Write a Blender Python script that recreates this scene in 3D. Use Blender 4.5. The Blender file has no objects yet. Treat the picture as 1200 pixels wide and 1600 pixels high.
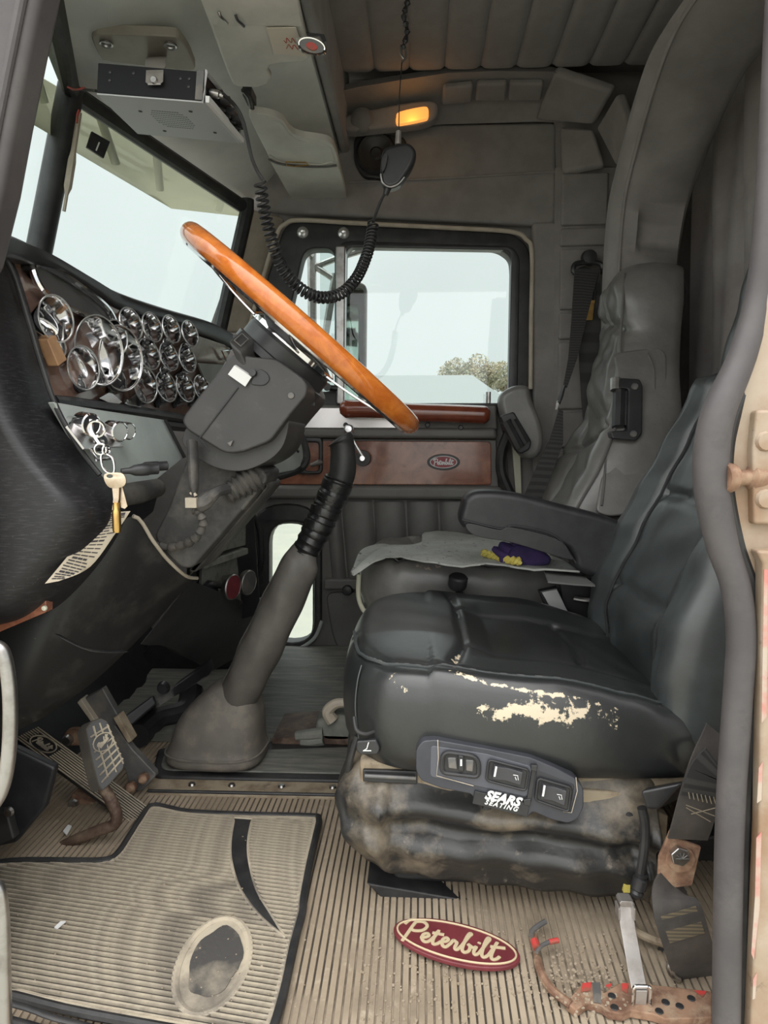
import bpy, bmesh, math, random
from mathutils import Vector as V, Matrix
random.seed(7)
sc = bpy.context.scene
col = sc.collection
PI = math.pi

# ------------------------------------------------------------------ camera, sky, exposure
FPX = 1100.0                      # focal length in pixels of a 1200 x 1600 frame
YAW, PITCH, EYE = math.atan(55 / 1100), math.atan(100 / 1100), 0.72
cd = bpy.data.cameras.new('camera'); cam = bpy.data.objects.new('camera', cd); col.objects.link(cam)
cd.sensor_fit = 'VERTICAL'; cd.sensor_height = 24.0; cd.lens = 24.0 * FPX / 1600.0
cd.clip_start = 0.02; cd.clip_end = 800
cam.location = (0, 0, EYE); cam.rotation_euler = (PI / 2 - PITCH, 0, YAW)
sc.camera = cam
sc.view_settings.view_transform = 'Standard'; sc.view_settings.look = 'None'
sc.view_settings.gamma = 1.0; sc.view_settings.use_curve_mapping = False
sc.view_settings.exposure = 0.33
sc.cycles.diffuse_bounces = 8; sc.cycles.max_bounces = 14; sc.cycles.transparent_max_bounces = 12

w = bpy.data.worlds.new('overcast_sky'); sc.world = w; w.use_nodes = True
nt = w.node_tree; nt.nodes.clear()
def _n(nt, t, **k):
    n = nt.nodes.new(t)
    for a, b in k.items(): setattr(n, a, b)
    return n
tc = _n(nt, 'ShaderNodeTexCoord'); sep = _n(nt, 'ShaderNodeSeparateXYZ'); nt.links.new(tc.outputs['Generated'], sep.inputs[0])
ramp = _n(nt, 'ShaderNodeValToRGB'); nt.links.new(sep.outputs['Z'], ramp.inputs[0])
ramp.color_ramp.elements[0].position = 0.0; ramp.color_ramp.elements[0].color = (0.64, 0.675, 0.67, 1)
ramp.color_ramp.elements[1].position = 1.0; ramp.color_ramp.elements[1].color = (2.5, 2.5, 2.48, 1)
e = ramp.color_ramp.elements.new(0.38); e.color = (0.735, 0.76, 0.755, 1)
nz = _n(nt, 'ShaderNodeTexNoise'); nz.inputs['Scale'].default_value = 2.2; nz.inputs['Detail'].default_value = 5
nt.links.new(tc.outputs['Generated'], nz.inputs['Vector'])
mr = _n(nt, 'ShaderNodeMapRange'); nt.links.new(nz.outputs['Fac'], mr.inputs[0])
mr.inputs[1].default_value = .3; mr.inputs[2].default_value = .7; mr.inputs[3].default_value = .93; mr.inputs[4].default_value = 1.07
mx = _n(nt, 'ShaderNodeVectorMath', operation='SCALE'); nt.links.new(ramp.outputs[0], mx.inputs[0]); nt.links.new(mr.outputs[0], mx.inputs['Scale'])
bg = _n(nt, 'ShaderNodeBackground'); nt.links.new(mx.outputs[0], bg.inputs[0]); bg.inputs[1].default_value = 1.22
wo = _n(nt, 'ShaderNodeOutputWorld'); nt.links.new(bg.outputs[0], wo.inputs[0])

sd = bpy.data.lights.new('hazy_sun', 'SUN'); sd.energy = 1.8; sd.angle = math.radians(100); sd.color = (1, .97, .93)
so = bpy.data.objects.new('hazy_sun', sd); col.objects.link(so); so.rotation_euler = V((.25, .75, -.62)).to_track_quat('-Z', 'Y').to_euler()

# ------------------------------------------------------------------ pixel of the photograph -> point in the cab
_cy, _sy, _cp, _sp = math.cos(YAW), math.sin(YAW), math.cos(PITCH), math.sin(PITCH)
_F = V((-_sy * _cp, _cy * _cp, -_sp)); _R = V((_cy, _sy, 0)); _U = _R.cross(_F)
def ray(px, py): return _F + _R * ((px - 600) / FPX) + _U * ((800 - py) / FPX)
def P(px, py, D): r = ray(px, py); r = r * (D / r.y); return V((r.x, r.y, r.z + EYE))
def PX(px, py, X): r = ray(px, py); r = r * (X / r.x); return V((r.x, r.y, r.z + EYE))
def PZ(px, py, Z): r = ray(px, py); r = r * ((Z - EYE) / r.z); return V((r.x, r.y, r.z + EYE))

# ------------------------------------------------------------------ mesh helpers
class MB:
    def __init__(s): s.v = []; s.f = []
    def add(s, vs, fs):
        o = len(s.v); s.v += [tuple(p) for p in vs]; s.f += [tuple(i + o for i in f) for f in fs]; return s
    def box(s, c, size, M=None):
        c = V(c); hx, hy, hz = [q / 2 for q in size]
        vs = [V((x, y, z)) for x in (-hx, hx) for y in (-hy, hy) for z in (-hz, hz)]
        if M is not None: vs = [M @ p for p in vs]
        return s.add([p + c for p in vs], [(0, 1, 3, 2), (4, 6, 7, 5), (0, 4, 5, 1), (2, 3, 7, 6), (0, 2, 6, 4), (1, 5, 7, 3)])
    def loft(s, rings, cap=True, closed=True):
        n = len(rings[0]); vs = [p for r in rings for p in r]; fs = []
        for i in range(len(rings) - 1):
            for j in range(n if closed else n - 1):
                k = (j + 1) % n
                fs.append((i * n + j, i * n + k, (i + 1) * n + k, (i + 1) * n + j))
        if cap and closed:
            fs.append(tuple(range(n))[::-1]); fs.append(tuple((len(rings) - 1) * n + j for j in range(n)))
        return s.add(vs, fs)
    def tube(s, pts, r, n=10, closed=False, cap=True, flat=1.0, up=None):
        pts = [V(p) for p in pts]; m = len(pts)
        rr = r if isinstance(r, (list, tuple)) else [r] * m
        tan = []
        for i in range(m):
            a = pts[i - 1] if (i > 0 or closed) else pts[i]
            b = pts[(i + 1) % m] if (i < m - 1 or closed) else pts[i]
            t = (b - a); tan.append(t.normalized() if t.length > 1e-9 else V((0, 0, 1)))
        ref = V(up) if up is not None else (V((0, 0, 1)) if abs(tan[0].z) < .9 else V((1, 0, 0)))
        nrm = (ref - tan[0] * ref.dot(tan[0])).normalized(); rings = []
        for i in range(m):
            q = (V(up) if up is not None else nrm)
            q = q - tan[i] * q.dot(tan[i]); nrm = q.normalized() if q.length > 1e-6 else nrm
            b = tan[i].cross(nrm)
            rings.append([pts[i] + (nrm * math.cos(2 * PI * k / n) * flat + b * math.sin(2 * PI * k / n)) * rr[i] for k in range(n)])
        if closed: rings.append(rings[0]); return s.loft(rings, cap=False)
        return s.loft(rings, cap=cap)
    def lathe(s, prof, o, axis, n=24, cap=True, slant=None):
        # prof: (radius, height along axis); slant(h, ang) may change the height
        o = V(o); a = V(axis).normalized(); ref = V((0, 0, 1)) if abs(a.z) < .9 else V((1, 0, 0))
        u = (ref - a * ref.dot(a)).normalized(); b = a.cross(u); rings = []
        for r, h in prof:
            ring = []
            for k in range(n):
                t = 2 * PI * k / n; hh = slant(h, t) if slant else h
                ring.append(o + a * hh + (u * math.cos(t) + b * math.sin(t)) * r)
            rings.append(ring)
        return s.loft(rings, cap=cap)
    def prism(s, pts, vec):
        vec = V(vec); pts = [V(p) for p in pts]; return s.loft([pts, [p + vec for p in pts]])
    def grid(s, rows, thick=None):
        # rows of points -> sheet; thick: vector added for the back side
        n = len(rows[0]); m = len(rows); vs = [V(p) for r in rows for p in r]; fs = []
        for i in range(m - 1):
            for j in range(n - 1): fs.append((i * n + j, i * n + j + 1, (i + 1) * n + j + 1, (i + 1) * n + j))
        if thick is not None:
            o = len(vs); t = V(thick); vs += [p + t for p in vs]
            fs += [tuple(i + o for i in f[::-1]) for f in fs]
            b = [j for j in range(n)] + [i * n + n - 1 for i in range(1, m)] + [(m - 1) * n + j for j in range(n - 2, -1, -1)] + [i * n for i in range(m - 2, 0, -1)]
            for a in range(len(b)):
                c = b[(a + 1) % len(b)]; fs.append((b[a], c + o, b[a] + o) if False else (c, b[a], b[a] + o, c + o))
        return s.add(vs, fs)
    def ribbon(s, pts, w, thick):
        # flat strap along pts, w: half-width vector (one or per point), thick: vector or per point
        ws = w if isinstance(w, list) else [V(w)] * len(pts); ts = thick if isinstance(thick, list) else [V(thick)] * len(pts)
        rings = [[V(p) - V(a), V(p) + V(a), V(p) + V(a) + V(t), V(p) - V(a) + V(t)] for p, a, t in zip(pts, ws, ts)]
        return s.loft(rings)

def spline(pts, n=8, closed=False):
    pts = [V(p) for p in pts]; m = len(pts); out = []
    for i in range(m if closed else m - 1):
        p0 = pts[i - 1] if (i > 0 or closed) else pts[i]; p1 = pts[i]; p2 = pts[(i + 1) % m]
        p3 = pts[(i + 2) % m] if (i + 2 < m or closed) else p2
        for k in range(n):
            t = k / n
            out.append(.5 * ((2 * p1) + (p2 - p0) * t + (2 * p0 - 5 * p1 + 4 * p2 - p3) * t * t + (3 * p1 - p0 - 3 * p2 + p3) * t ** 3))
    if not closed: out.append(pts[-1])
    return out
def s2(pts, n=8, closed=False): return [(p.x, p.y) for p in spline([(a, b, 0) for a, b in pts], n, closed)]
def fillet(pts, r, n=5):
    out = []; m = len(pts); rs = r if isinstance(r, (list, tuple)) else [r] * m
    for i in range(m):
        p = V(pts[i]); a = V(pts[i - 1]) - p; b = V(pts[(i + 1) % m]) - p
        q = min(rs[i], a.length * .49, b.length * .49)
        A = p + a.normalized() * q; B = p + b.normalized() * q
        for k in range(n + 1):
            t = k / n; out.append(A * (1 - t) ** 2 + p * 2 * t * (1 - t) + B * t * t)
    return out
def interp(tab, x):
    if x <= tab[0][0]: return tab[0][1]
    for (a, b), (c, d) in zip(tab, tab[1:]):
        if x <= c: t = (x - a) / (c - a); t = t * t * (3 - 2 * t) if False else t; return b + (d - b) * t
    return tab[-1][1]
def segd(x, y, pl):
    best = 9
    for (ax, ay), (bx, by) in zip(pl, pl[1:]):
        dx, dy = bx - ax, by - ay; L = dx * dx + dy * dy
        t = max(0, min(1, ((x - ax) * dx + (y - ay) * dy) / L)) if L else 0
        best = min(best, math.hypot(x - ax - dx * t, y - ay - dy * t))
    return best

LOC = {}
def wl(o): return LOC.get(o.name, V((0, 0, 0)))
def finish(o, loc, parent):
    if parent: o.parent = parent
    o.location = loc - (wl(parent) if parent else V((0, 0, 0))); LOC[o.name] = V(loc)
def obj(name, mb, mat, parent=None, smooth=True, bevel=0, seg=2, sub=0, ang=35, kind=None, label=None, fix=True):
    me = bpy.data.meshes.new(name)
    vs = mb.v; lo = [min(p[i] for p in vs) for i in range(3)]; hi = [max(p[i] for p in vs) for i in range(3)]
    c = V([(a + b) / 2 for a, b in zip(lo, hi)])
    me.from_pydata([V(p) - c for p in vs], [], mb.f); me.materials.append(mat)
    if fix:
        bm = bmesh.new(); bm.from_mesh(me); bmesh.ops.remove_doubles(bm, verts=bm.verts, dist=1e-6); bmesh.ops.recalc_face_normals(bm, faces=bm.faces); bm.to_mesh(me); bm.free()
    if smooth:
        me.polygons.foreach_set('use_smooth', [True] * len(me.polygons)); me.set_sharp_from_angle(angle=math.radians(ang))
    o = bpy.data.objects.new(name, me); col.objects.link(o); finish(o, c, parent)
    if bevel:
        b = o.modifiers.new('bevel', 'BEVEL'); b.width = bevel; b.segments = seg; b.limit_method = 'ANGLE'; b.angle_limit = math.radians(35); b.harden_normals = True
        me.polygons.foreach_set('use_smooth', [True] * len(me.polygons))
    if sub: q = o.modifiers.new('sub', 'SUBSURF'); q.levels = sub; q.render_levels = sub
    if kind: o['kind'] = kind
    if label: o['label'] = label
    return o
def thing(name, label, cat, loc, group=None, kind=None):
    o = bpy.data.objects.new(name, None); col.objects.link(o); finish(o, V(loc), None); o.empty_display_size = .05
    if label: o['label'] = label
    if cat: o['category'] = cat
    if group: o['group'] = group
    if kind: o['kind'] = kind
    return o
def tag(o, label, cat, group=None):
    o['label'] = label; o['category'] = cat
    if group: o['group'] = group
    return o
def struct(o): o['kind'] = 'structure'; return o
def plate_mesh(outer, holes, M, t, bev=0):
    """flat plate with holes: 2D outlines (u, v), M maps (u, v, 0) to the world, t thickness along M's third axis"""
    cu = bpy.data.curves.new('tmp', 'CURVE'); cu.dimensions = '2D'; cu.fill_mode = 'BOTH'; cu.extrude = t / 2; cu.bevel_depth = bev; cu.bevel_resolution = 2; cu.offset = -bev
    for pl in [outer] + holes:
        sp = cu.splines.new('POLY'); sp.points.add(len(pl) - 1); sp.use_cyclic_u = True
        for q, p in zip(sp.points, pl): q.co = (p[0], p[1], 0, 1)
    to = bpy.data.objects.new('tmp', cu); col.objects.link(to)
    dg = bpy.context.evaluated_depsgraph_get(); me = to.evaluated_get(dg).to_mesh()
    mb = MB(); mb.add([M @ v.co for v in me.vertices], [tuple(p.vertices) for p in me.polygons])
    to.evaluated_get(dg).to_mesh_clear(); bpy.data.objects.remove(to); bpy.data.curves.remove(cu)
    return mb
def MY(y):   # (u, v) -> (x, z) in the plane y
    return Matrix(((1, 0, 0, 0), (0, 0, -1, y), (0, 1, 0, 0), (0, 0, 0, 1)))
def yplate(outer_px, holes_px, D, t, bev=0, r=None):
    """plate facing the camera side; pixel outlines on the plane y = D; grows away from the camera by t"""
    f = lambda pl: [(P(a, b, D).x, P(a, b, D).z) for a, b in pl]
    return plate_mesh(f(outer_px), [f(h) for h in holes_px], MY(D + t / 2), t, bev)
def slab(px, D, t, r=0, n=5):
    """solid with a pixel outline on plane y = D, thickness t away from the camera"""
    pts = [P(a, b, D) for a, b in px]
    if r: pts = fillet(pts, r, n)
    return MB().prism(pts, (0, t, 0))
def frame_from(u, v):
    u = V(u).normalized(); v = V(v); v = (v - u * v.dot(u)).normalized(); n = u.cross(v)
    return u, v, n
def matrix(o, u, v):
    u, v, n = frame_from(u, v); o = V(o)
    return Matrix(((u.x, v.x, n.x, o.x), (u.y, v.y, n.y, o.y), (u.z, v.z, n.z, o.z), (0, 0, 0, 1)))
def text_mb(s, o, u, v, size, depth=.0006, align='CENTER', bold=0.0, shear=0.0, space=1.0):
    cu = bpy.data.curves.new('tmp', 'FONT'); cu.body = s; cu.size = size; cu.align_x = align; cu.align_y = 'CENTER'; cu.extrude = depth; cu.offset = bold; cu.shear = shear; cu.resolution_u = 3; cu.space_character = space
    to = bpy.data.objects.new('tmp', cu); col.objects.link(to); dg = bpy.context.evaluated_depsgraph_get(); me = to.evaluated_get(dg).to_mesh()
    M = matrix(o, u, v); mb = MB(); mb.add([M @ p.co for p in me.vertices], [tuple(p.vertices) for p in me.polygons])
    to.evaluated_get(dg).to_mesh_clear(); bpy.data.objects.remove(to); bpy.data.curves.remove(cu); return mb
def cushion(outline, zb, ztop, prof, N=140, rings=36, fmap=None, crown=0.0, scale=None):
    """stuffed pad: closed (a, b) outline; prof = list of (inset, frac) for the side (frac 0 bottom .. 1 top); ztop(a, b)"""
    pl = [V((a, b, 0)) for a, b in outline]; L = [0]
    for i in range(len(pl)): L.append(L[-1] + (pl[(i + 1) % len(pl)] - pl[i]).length)
    pts = []; j = 0
    for k in range(N):
        s = L[-1] * k / N
        while L[j + 1] < s: j += 1
        t = (s - L[j]) / max(1e-9, L[j + 1] - L[j]); pts.append(pl[j].lerp(pl[(j + 1) % len(pl)], t))
    c = sum(pts, V((0, 0, 0))) / N; nr = []
    area = sum(pts[i].x * pts[(i + 1) % N].y - pts[(i + 1) % N].x * pts[i].y for i in range(N)); sg = 1 if area > 0 else -1
    for i in range(N):
        t = (pts[(i + 2) % N] - pts[i - 2]).normalized(); nr.append(V((t.y, -t.x, 0)) * sg)
    R = []
    zbf = zb if callable(zb) else (lambda a, b: zb)
    for ins, fr in prof:
        ring = []
        for i in range(N):
            q = pts[i] - nr[i] * ins if not scale else pts[i].lerp(c, ins / scale); zt = ztop(q.x, q.y); z0 = zbf(q.x, q.y); ring.append(V((q.x, q.y, z0 + (zt - z0) * fr)))
        R.append(ring)
    last = R[-1]
    for k in range(1, rings):
        t = k / rings; ring = []
        for p in last:
            q = p.lerp(c, t); ring.append(V((q.x, q.y, ztop(q.x, q.y) + crown * (1 - (1 - t) ** 2))))
        R.append(ring)
    mb = MB(); f = fmap or (lambda p: p); mb.loft([[f(p) for p in r] for r in R]); return mb

# ------------------------------------------------------------------ materials
MATS = {}
def mat(name, c, rough=.6, metal=0.0, spec=.5, mott=None, dust=None, dust2=None, bump=None, bump2=None, wear=None, coat=0.0, crough=.08, stretch=None, emit=None, trans=0.0, wave=None, alpha=1.0, ior=1.5, sheen=0, updust=None):
    m = bpy.data.materials.new(name); m.use_nodes = True; nt = m.node_tree; b = nt.nodes['Principled BSDF']
    L = nt.links.new
    co = _n(nt, 'ShaderNodeTexCoord').outputs['Object']
    if stretch:
        mp = _n(nt, 'ShaderNodeMapping'); mp.inputs['Scale'].default_value = stretch; L(co, mp.inputs[0]); co2 = mp.outputs[0]
    else: co2 = co
    def noise(scale, detail=5, rough_=.6, v=None, dist=0):
        n = _n(nt, 'ShaderNodeTexNoise'); n.inputs['Scale'].default_value = scale; n.inputs['Detail'].default_value = detail; n.inputs['Roughness'].default_value = rough_; n.inputs['Distortion'].default_value = dist
        L(v or co2, n.inputs['Vector']); return n.outputs['Fac']
    def rng(f, lo, hi, a=0., c_=1.):
        r = _n(nt, 'ShaderNodeMapRange'); L(f, r.inputs[0]); r.inputs[1].default_value = lo; r.inputs[2].default_value = hi; r.inputs[3].default_value = a; r.inputs[4].default_value = c_; return r.outputs[0]
    def mix(f, A, B):
        x = _n(nt, 'ShaderNodeMix', data_type='RGBA'); L(f, x.inputs[0])
        for s, i in ((A, 6), (B, 7)):
            if isinstance(s, (tuple, list)): x.inputs[i].default_value = (*s, 1)
            else: L(s, x.inputs[i])
        return x.outputs[2]
    cur = c; rsock = None
    if mott: c2, scl, lo, hi = mott[:4]; cur = mix(rng(noise(scl, 6, .6, None, mott[4] if len(mott) > 4 else 0), lo, hi), cur, c2)
    if wave:
        c2, scl, dist, ax, lo, hi = wave; wv = _n(nt, 'ShaderNodeTexWave', bands_direction=ax); L(co2, wv.inputs[0]); wv.inputs['Scale'].default_value = scl; wv.inputs['Distortion'].default_value = dist; wv.inputs['Detail'].default_value = 3
        cur = mix(rng(wv.outputs['Fac'], lo, hi), cur, c2)
    fd = None
    for d in (dust, dust2):
        if d:
            dc, scl, lo, hi, mxv = d; fd = rng(noise(scl, 8, .68, co), lo, hi, 0, mxv); cur = mix(fd, cur, dc)
    if updust:
        dc, lo, hi, mxv = updust; g = _n(nt, 'ShaderNodeNewGeometry'); sp = _n(nt, 'ShaderNodeSeparateXYZ'); L(g.outputs['Normal'], sp.inputs[0])
        f1 = rng(sp.outputs['Z'], lo, hi, 0, mxv); mm = _n(nt, 'ShaderNodeMath', operation='MULTIPLY'); L(f1, mm.inputs[0]); L(rng(noise(30, 8, .7, co), .35, .6), mm.inputs[1]); cur = mix(mm.outputs[0], cur, dc)
    if wear:
        wc, scl = wear; at = _n(nt, 'ShaderNodeAttribute', attribute_name='wear'); ad = _n(nt, 'ShaderNodeMath', operation='ADD'); L(at.outputs['Fac'], ad.inputs[0]); L(rng(noise(scl, 7, .7, co), .3, .7, -.30, .30), ad.inputs[1])
        cur = mix(rng(ad.outputs[0], .46, .52), cur, wc)
    if isinstance(cur, (tuple, list)): b.inputs['Base Color'].default_value = (*cur, 1)
    else: L(cur, b.inputs['Base Color'])
    if rough is not None:
        if fd is not None: L(rng(fd, 0, 1, rough, min(1, rough + .35)), b.inputs['Roughness'])
        else: b.inputs['Roughness'].default_value = rough
    b.inputs['Metallic'].default_value = metal; b.inputs['Specular IOR Level'].default_value = spec; b.inputs['Coat Weight'].default_value = coat; b.inputs['Coat Roughness'].default_value = crough
    b.inputs['Transmission Weight'].default_value = trans; b.inputs['Alpha'].default_value = alpha; b.inputs['IOR'].default_value = ior
    if sheen: b.inputs['Sheen Weight'].default_value = sheen
    if emit: b.inputs['Emission Color'].default_value = (*emit[0], 1); b.inputs['Emission Strength'].default_value = emit[1]
    prev = None
    for bp in (bump, bump2):
        if bp:
            scl, st, dist = bp; bn = _n(nt, 'ShaderNodeBump'); bn.inputs['Strength'].default_value = st; bn.inputs['Distance'].default_value = dist
            L(noise(scl, 4, .55), bn.inputs['Height'])
            if prev: L(prev, bn.inputs['Normal'])
            prev = bn.outputs[0]
    if prev: L(prev, b.inputs['Normal'])
    MATS[name] = m; return m

DUST = (.36, .29, .21)
vinyl = mat('black_vinyl', (0.017, 0.017, 0.020), .42, mott=((0.027, 0.028, 0.030), 30, .4, .7), bump=(260, .25, .0006), bump2=(14, .12, .004))
vinyl_dusty = mat('dusty_black_vinyl', (0.013, 0.013, 0.014), .5, dust=((.11, .10, .09), 14, .5, .72, .35), dust2=((.5, .46, .40), 160, .70, .74, .8), bump=(200, .2, .0006))
vinyl_side = mat('scratched_black_vinyl', (0.011, 0.011, 0.013), .45, stretch=(1, 1, 9), mott=((0.032, 0.032, 0.036), 60, .52, .68), dust2=((.35, .34, .36), 220, .68, .73, .7), bump=(180, .3, .0006))
leather = mat('black_leather', (0.014, 0.016, 0.016), .40, spec=.6, coat=.55, crough=.27, mott=((0.021, 0.023, 0.023), 9, .4, .6), bump=(330, .22, .0007), bump2=(22, .22, .003), wear=((.62, .52, .38), 60))
leather_back = mat('black_leather_back', (0.033, 0.037, 0.039), .45, spec=.6, coat=.5, crough=.30, mott=((0.046, 0.055, 0.056), 12, .4, .6), bump=(330, .2, .0006), bump2=(14, .25, .004))
gleather = mat('grey_leather', (.150, .146, .139), .42, coat=.45, crough=.28, mott=((.195, .19, .18), 8, .4, .6), bump=(300, .18, .0006), bump2=(26, .45, .004), wear=((.42, .33, .26), 70))
gvinyl = mat('dark_grey_vinyl', (0.118, 0.113, 0.108), .5, mott=((0.144, 0.139, 0.131), 8, .4, .6), bump=(240, .25, .0006))
trimgrey = mat('dark_grey_trim', (0.125, 0.119, 0.113), .5, mott=((0.151, 0.146, 0.136), 6, .4, .6), dust=((.16, .15, .13), 9, .55, .8, .3))
headliner = mat('charcoal_headliner_cloth', (0.223, 0.208, 0.199), .85, mott=((0.270, 0.253, 0.242), 12, .4, .65), bump=(420, .3, .0008), sheen=.15)
header = mat('light_grey_header_vinyl', (0.599, 0.612, 0.588), .6, mott=((0.704, 0.704, 0.664), 7, .4, .65), bump=(260, .2, .0005))
visorgrey = mat('grey_visor_vinyl', (0.505, 0.493, 0.454), .55, mott=((0.657, 0.643, 0.593), 7, .35, .65), bump=(240, .2, .0005), bump2=(12, .25, .004))
curtaincloth = mat('grey_brown_curtain_cloth', (0.281, 0.256, 0.247), .9, mott=((0.342, 0.319, 0.304), 9, .4, .6), bump=(300, .3, .0008), sheen=.2)
chrome = mat('chrome', (.82, .82, .83), .09, 1.0, mott=((.62, .6, .6), 18, .5, .75))
steel = mat('worn_steel', (.48, .47, .46), .35, 1.0, mott=((.30, .28, .26), 30, .45, .7))
bracketmetal = mat('matte_silver_strap_metal', (.50, .47, .45), .42, .75, mott=((.36, .33, .30), 25, .5, .7))
greymetal = mat('grey_painted_metal', (.12, .12, .12), .5, .3, mott=((.16, .155, .15), 20, .4, .65), dust=((.30, .25, .19), 22, .5, .72, .6))
rust = mat('rusty_brown_metal', (.16, .085, .055), .8, .2, mott=((.33, .20, .13), 26, .4, .62), dust=((.40, .30, .21), 40, .5, .66, .75))
pedalrust = mat('dark_rusty_rod', (.075, .045, .035), .55, .4, mott=((.16, .11, .08), 24, .42, .65), dust=((.32, .24, .17), 35, .5, .7, .6))
burl = mat('dark_burl_wood', (0.177, 0.058, 0.034), .24, coat=.5, mott=((0.338, 0.143, 0.084), 14, .35, .7, 1.5), dust=((.05, .018, .012), 60, .55, .75, .7))
burldash = mat('brown_burl_dash_laminate', (0.138, 0.074, 0.054), .30, coat=.35, mott=((0.240, 0.150, 0.114), 11, .35, .7, 1.2), dust=((.07, .035, .025), 50, .55, .75, .6))
rimwood = mat('orange_varnished_wood', (.47, .118, .016), .20, coat=.7, stretch=(9, 2, 9), mott=((.62, .19, .03), 5, .35, .65, .8), dust=((.17, .045, .012), 16, .58, .78, .8))
handlewood = mat('reddish_varnished_wood', (.15, .033, .018), .2, coat=.6, mott=((.24, .06, .03), 12, .35, .65))
plastic = mat('black_plastic', (.022, .022, .024), .38, mott=((.032, .032, .034), 20, .4, .6), bump=(300, .12, .0004))
shroudmat = mat('dark_grey_shroud_plastic', (0.039, 0.038, 0.038), .46, mott=((0.053, 0.051, 0.050), 9, .4, .65), dust=((.15, .14, .13), 20, .56, .78, .5), bump=(260, .15, .0004))
columnmat = mat('dusty_column_cover', (0.041, 0.040, 0.040), .6, dust=((.20, .18, .155), 12, .45, .7, .55), dust2=((.45, .42, .38), 190, .70, .73, .8))
rubber = mat('black_rubber', (.017, .017, .018), .5, mott=((.035, .034, .034), 24, .4, .65))
sealrubber = mat('worn_grey_rubber_seal', (0.065, 0.059, 0.061), .55, mott=((0.093, 0.084, 0.084), 10, .4, .65), dust=((.055, .05, .052), 16, .52, .72, .7))
bootrubber = mat('dusty_boot_rubber', (.105, .095, .085), .65, mott=((.155, .14, .12), 12, .35, .65), dust=((.27, .225, .175), 22, .5, .72, .6))
sleeve = mat('grey_brown_vinyl_sleeve', (.095, .088, .080), .5, mott=((.13, .12, .108), 14, .4, .65), bump2=(16, .5, .006), bump=(240, .2, .0005))
floormat_m = mat('dusty_tan_rubber', (.30, .238, .168), .85, mott=((.40, .328, .245), 4, .38, .66), dust=((.15, .118, .085), 5, .46, .66, .7), dust2=((.50, .42, .32), 42, .58, .72, .6), bump=(400, .3, .0008))
groove_m = mat('dark_rubber_groove', (.035, .031, .027), .8, mott=((.14, .115, .085), 5, .50, .74))
groove_floor = mat('dust_filled_floor_groove', (.055, .046, .036), .85, mott=((.30, .245, .18), 5, .44, .60), dust=((.045, .038, .03), 9, .55, .7, .6))
matrib = mat('dusty_mat_rib', (0.480, 0.414, 0.314), .8, mott=((0.347, 0.300, 0.234), 6, .4, .66), dust=((.10, .088, .075), 5, .47, .64, .8), dust2=((.50, .44, .35), 50, .58, .72, .6))
tunnel = mat('worn_grey_green_cover', (0.111, 0.114, 0.104), .6, stretch=(1, 8, 1), mott=((0.208, 0.202, 0.176), 9, .4, .65), dust=((.30, .26, .2), 18, .55, .75, .5))
skirtmat = mat('dirty_black_skirt_vinyl', (0.023, 0.023, 0.023), .36, dust=((.25, .205, .15), 7, .46, .64, .75), dust2=((.42, .36, .28), 50, .62, .76, .4), bump=(230, .2, .0006), bump2=(12, .4, .006))
creamdirty = mat('dirty_cream_seat_frame', (.34, .28, .2), .7, mott=((.2, .15, .10), 22, .45, .65), dust=((.08, .06, .05), 40, .58, .72, .7))
cream = mat('cream_cab_paint', (.40, .325, .25), .5, mott=((.30, .215, .145), 8, .38, .64), dust=((.24, .115, .05), 7, .47, .68, .65), dust2=((.11, .08, .06), 40, .62, .70, .6))
tanbead = mat('tan_bead', (.50, .44, .36), .5, mott=((.38, .33, .26), 14, .4, .65))
belt = mat('black_seat_belt_webbing', (.022, .021, .021), .7, wave=((.045, .043, .042), 160, 0, 'Y', .3, .7), bump=(400, .3, .0006))
beltdusty = mat('dusty_black_webbing', (.04, .036, .034), .75, mott=((.075, .065, .058), 16, .4, .65), bump=(500, .4, .0006))
paper = mat('yellowed_paper', (.60, .53, .42), .8, mott=((.50, .43, .33), 14, .4, .65))
ink = mat('dark_ink', (.05, .045, .05), .8)
whiteink = mat('white_lettering', (.75, .75, .74), .6)
creamink = mat('tan_gold_lettering', (.55, .45, .29), .5)
maroon = mat('maroon_badge', (.17, .030, .038), .5, mott=((.13, .022, .028), 20, .4, .6), dust=((.32, .2, .17), 30, .62, .8, .35))
redpaint = mat('red_paint', (.50, .05, .045), .55, mott=((.26, .09, .06), 60, .45, .62))
redbadge = mat('bright_maroon_badge', (.26, .022, .038), .4)
tapemat = mat('shiny_black_tape', (.013, .013, .014), .28, spec=.6, bump2=(34, .5, .004))
brass = mat('brass', (.62, .40, .14), .3, 1.0, mott=((.4, .24, .08), 40, .45, .7))
keymetal = mat('tarnished_key_metal', (.62, .52, .40), .32, 1.0, mott=((.45, .34, .24), 50, .45, .7))
gaugeface = mat('dark_gauge_face', (.028, .028, .03), .3)
displayglass = mat('dark_display', (.085, .085, .085), .12, spec=.7)
dashgrey = mat('grey_green_dash_metal', (0.459, 0.493, 0.468), .38, .15, mott=((0.374, 0.399, 0.377), 8, .4, .65), dust=((.36, .37, .35), 60, .62, .78, .4))
stainless = mat('brushed_stainless', (.60, .575, .57), .24, .9, mott=((.66, .64, .63), 3, .4, .6))
purple = mat('purple_glove_cloth', (.030, .016, .075), .85, mott=((.045, .026, .11), 30, .4, .6), bump=(300, .3, .0008))
yellowrope = mat('yellow_rope', (.62, .52, .12), .8)
greymat = mat('grey_speckled_rubber_mat', (.29, .295, .28), .75, mott=((.37, .375, .35), 14, .4, .65), dust=((.035, .035, .035), 70, .60, .645, .9), bump=(160, .3, .001))
radiogrey = mat('light_grey_radio_case', (.42, .42, .42), .45, .2)
radioblack = mat('black_radio_case', (.014, .014, .016), .55, spec=.2)
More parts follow.
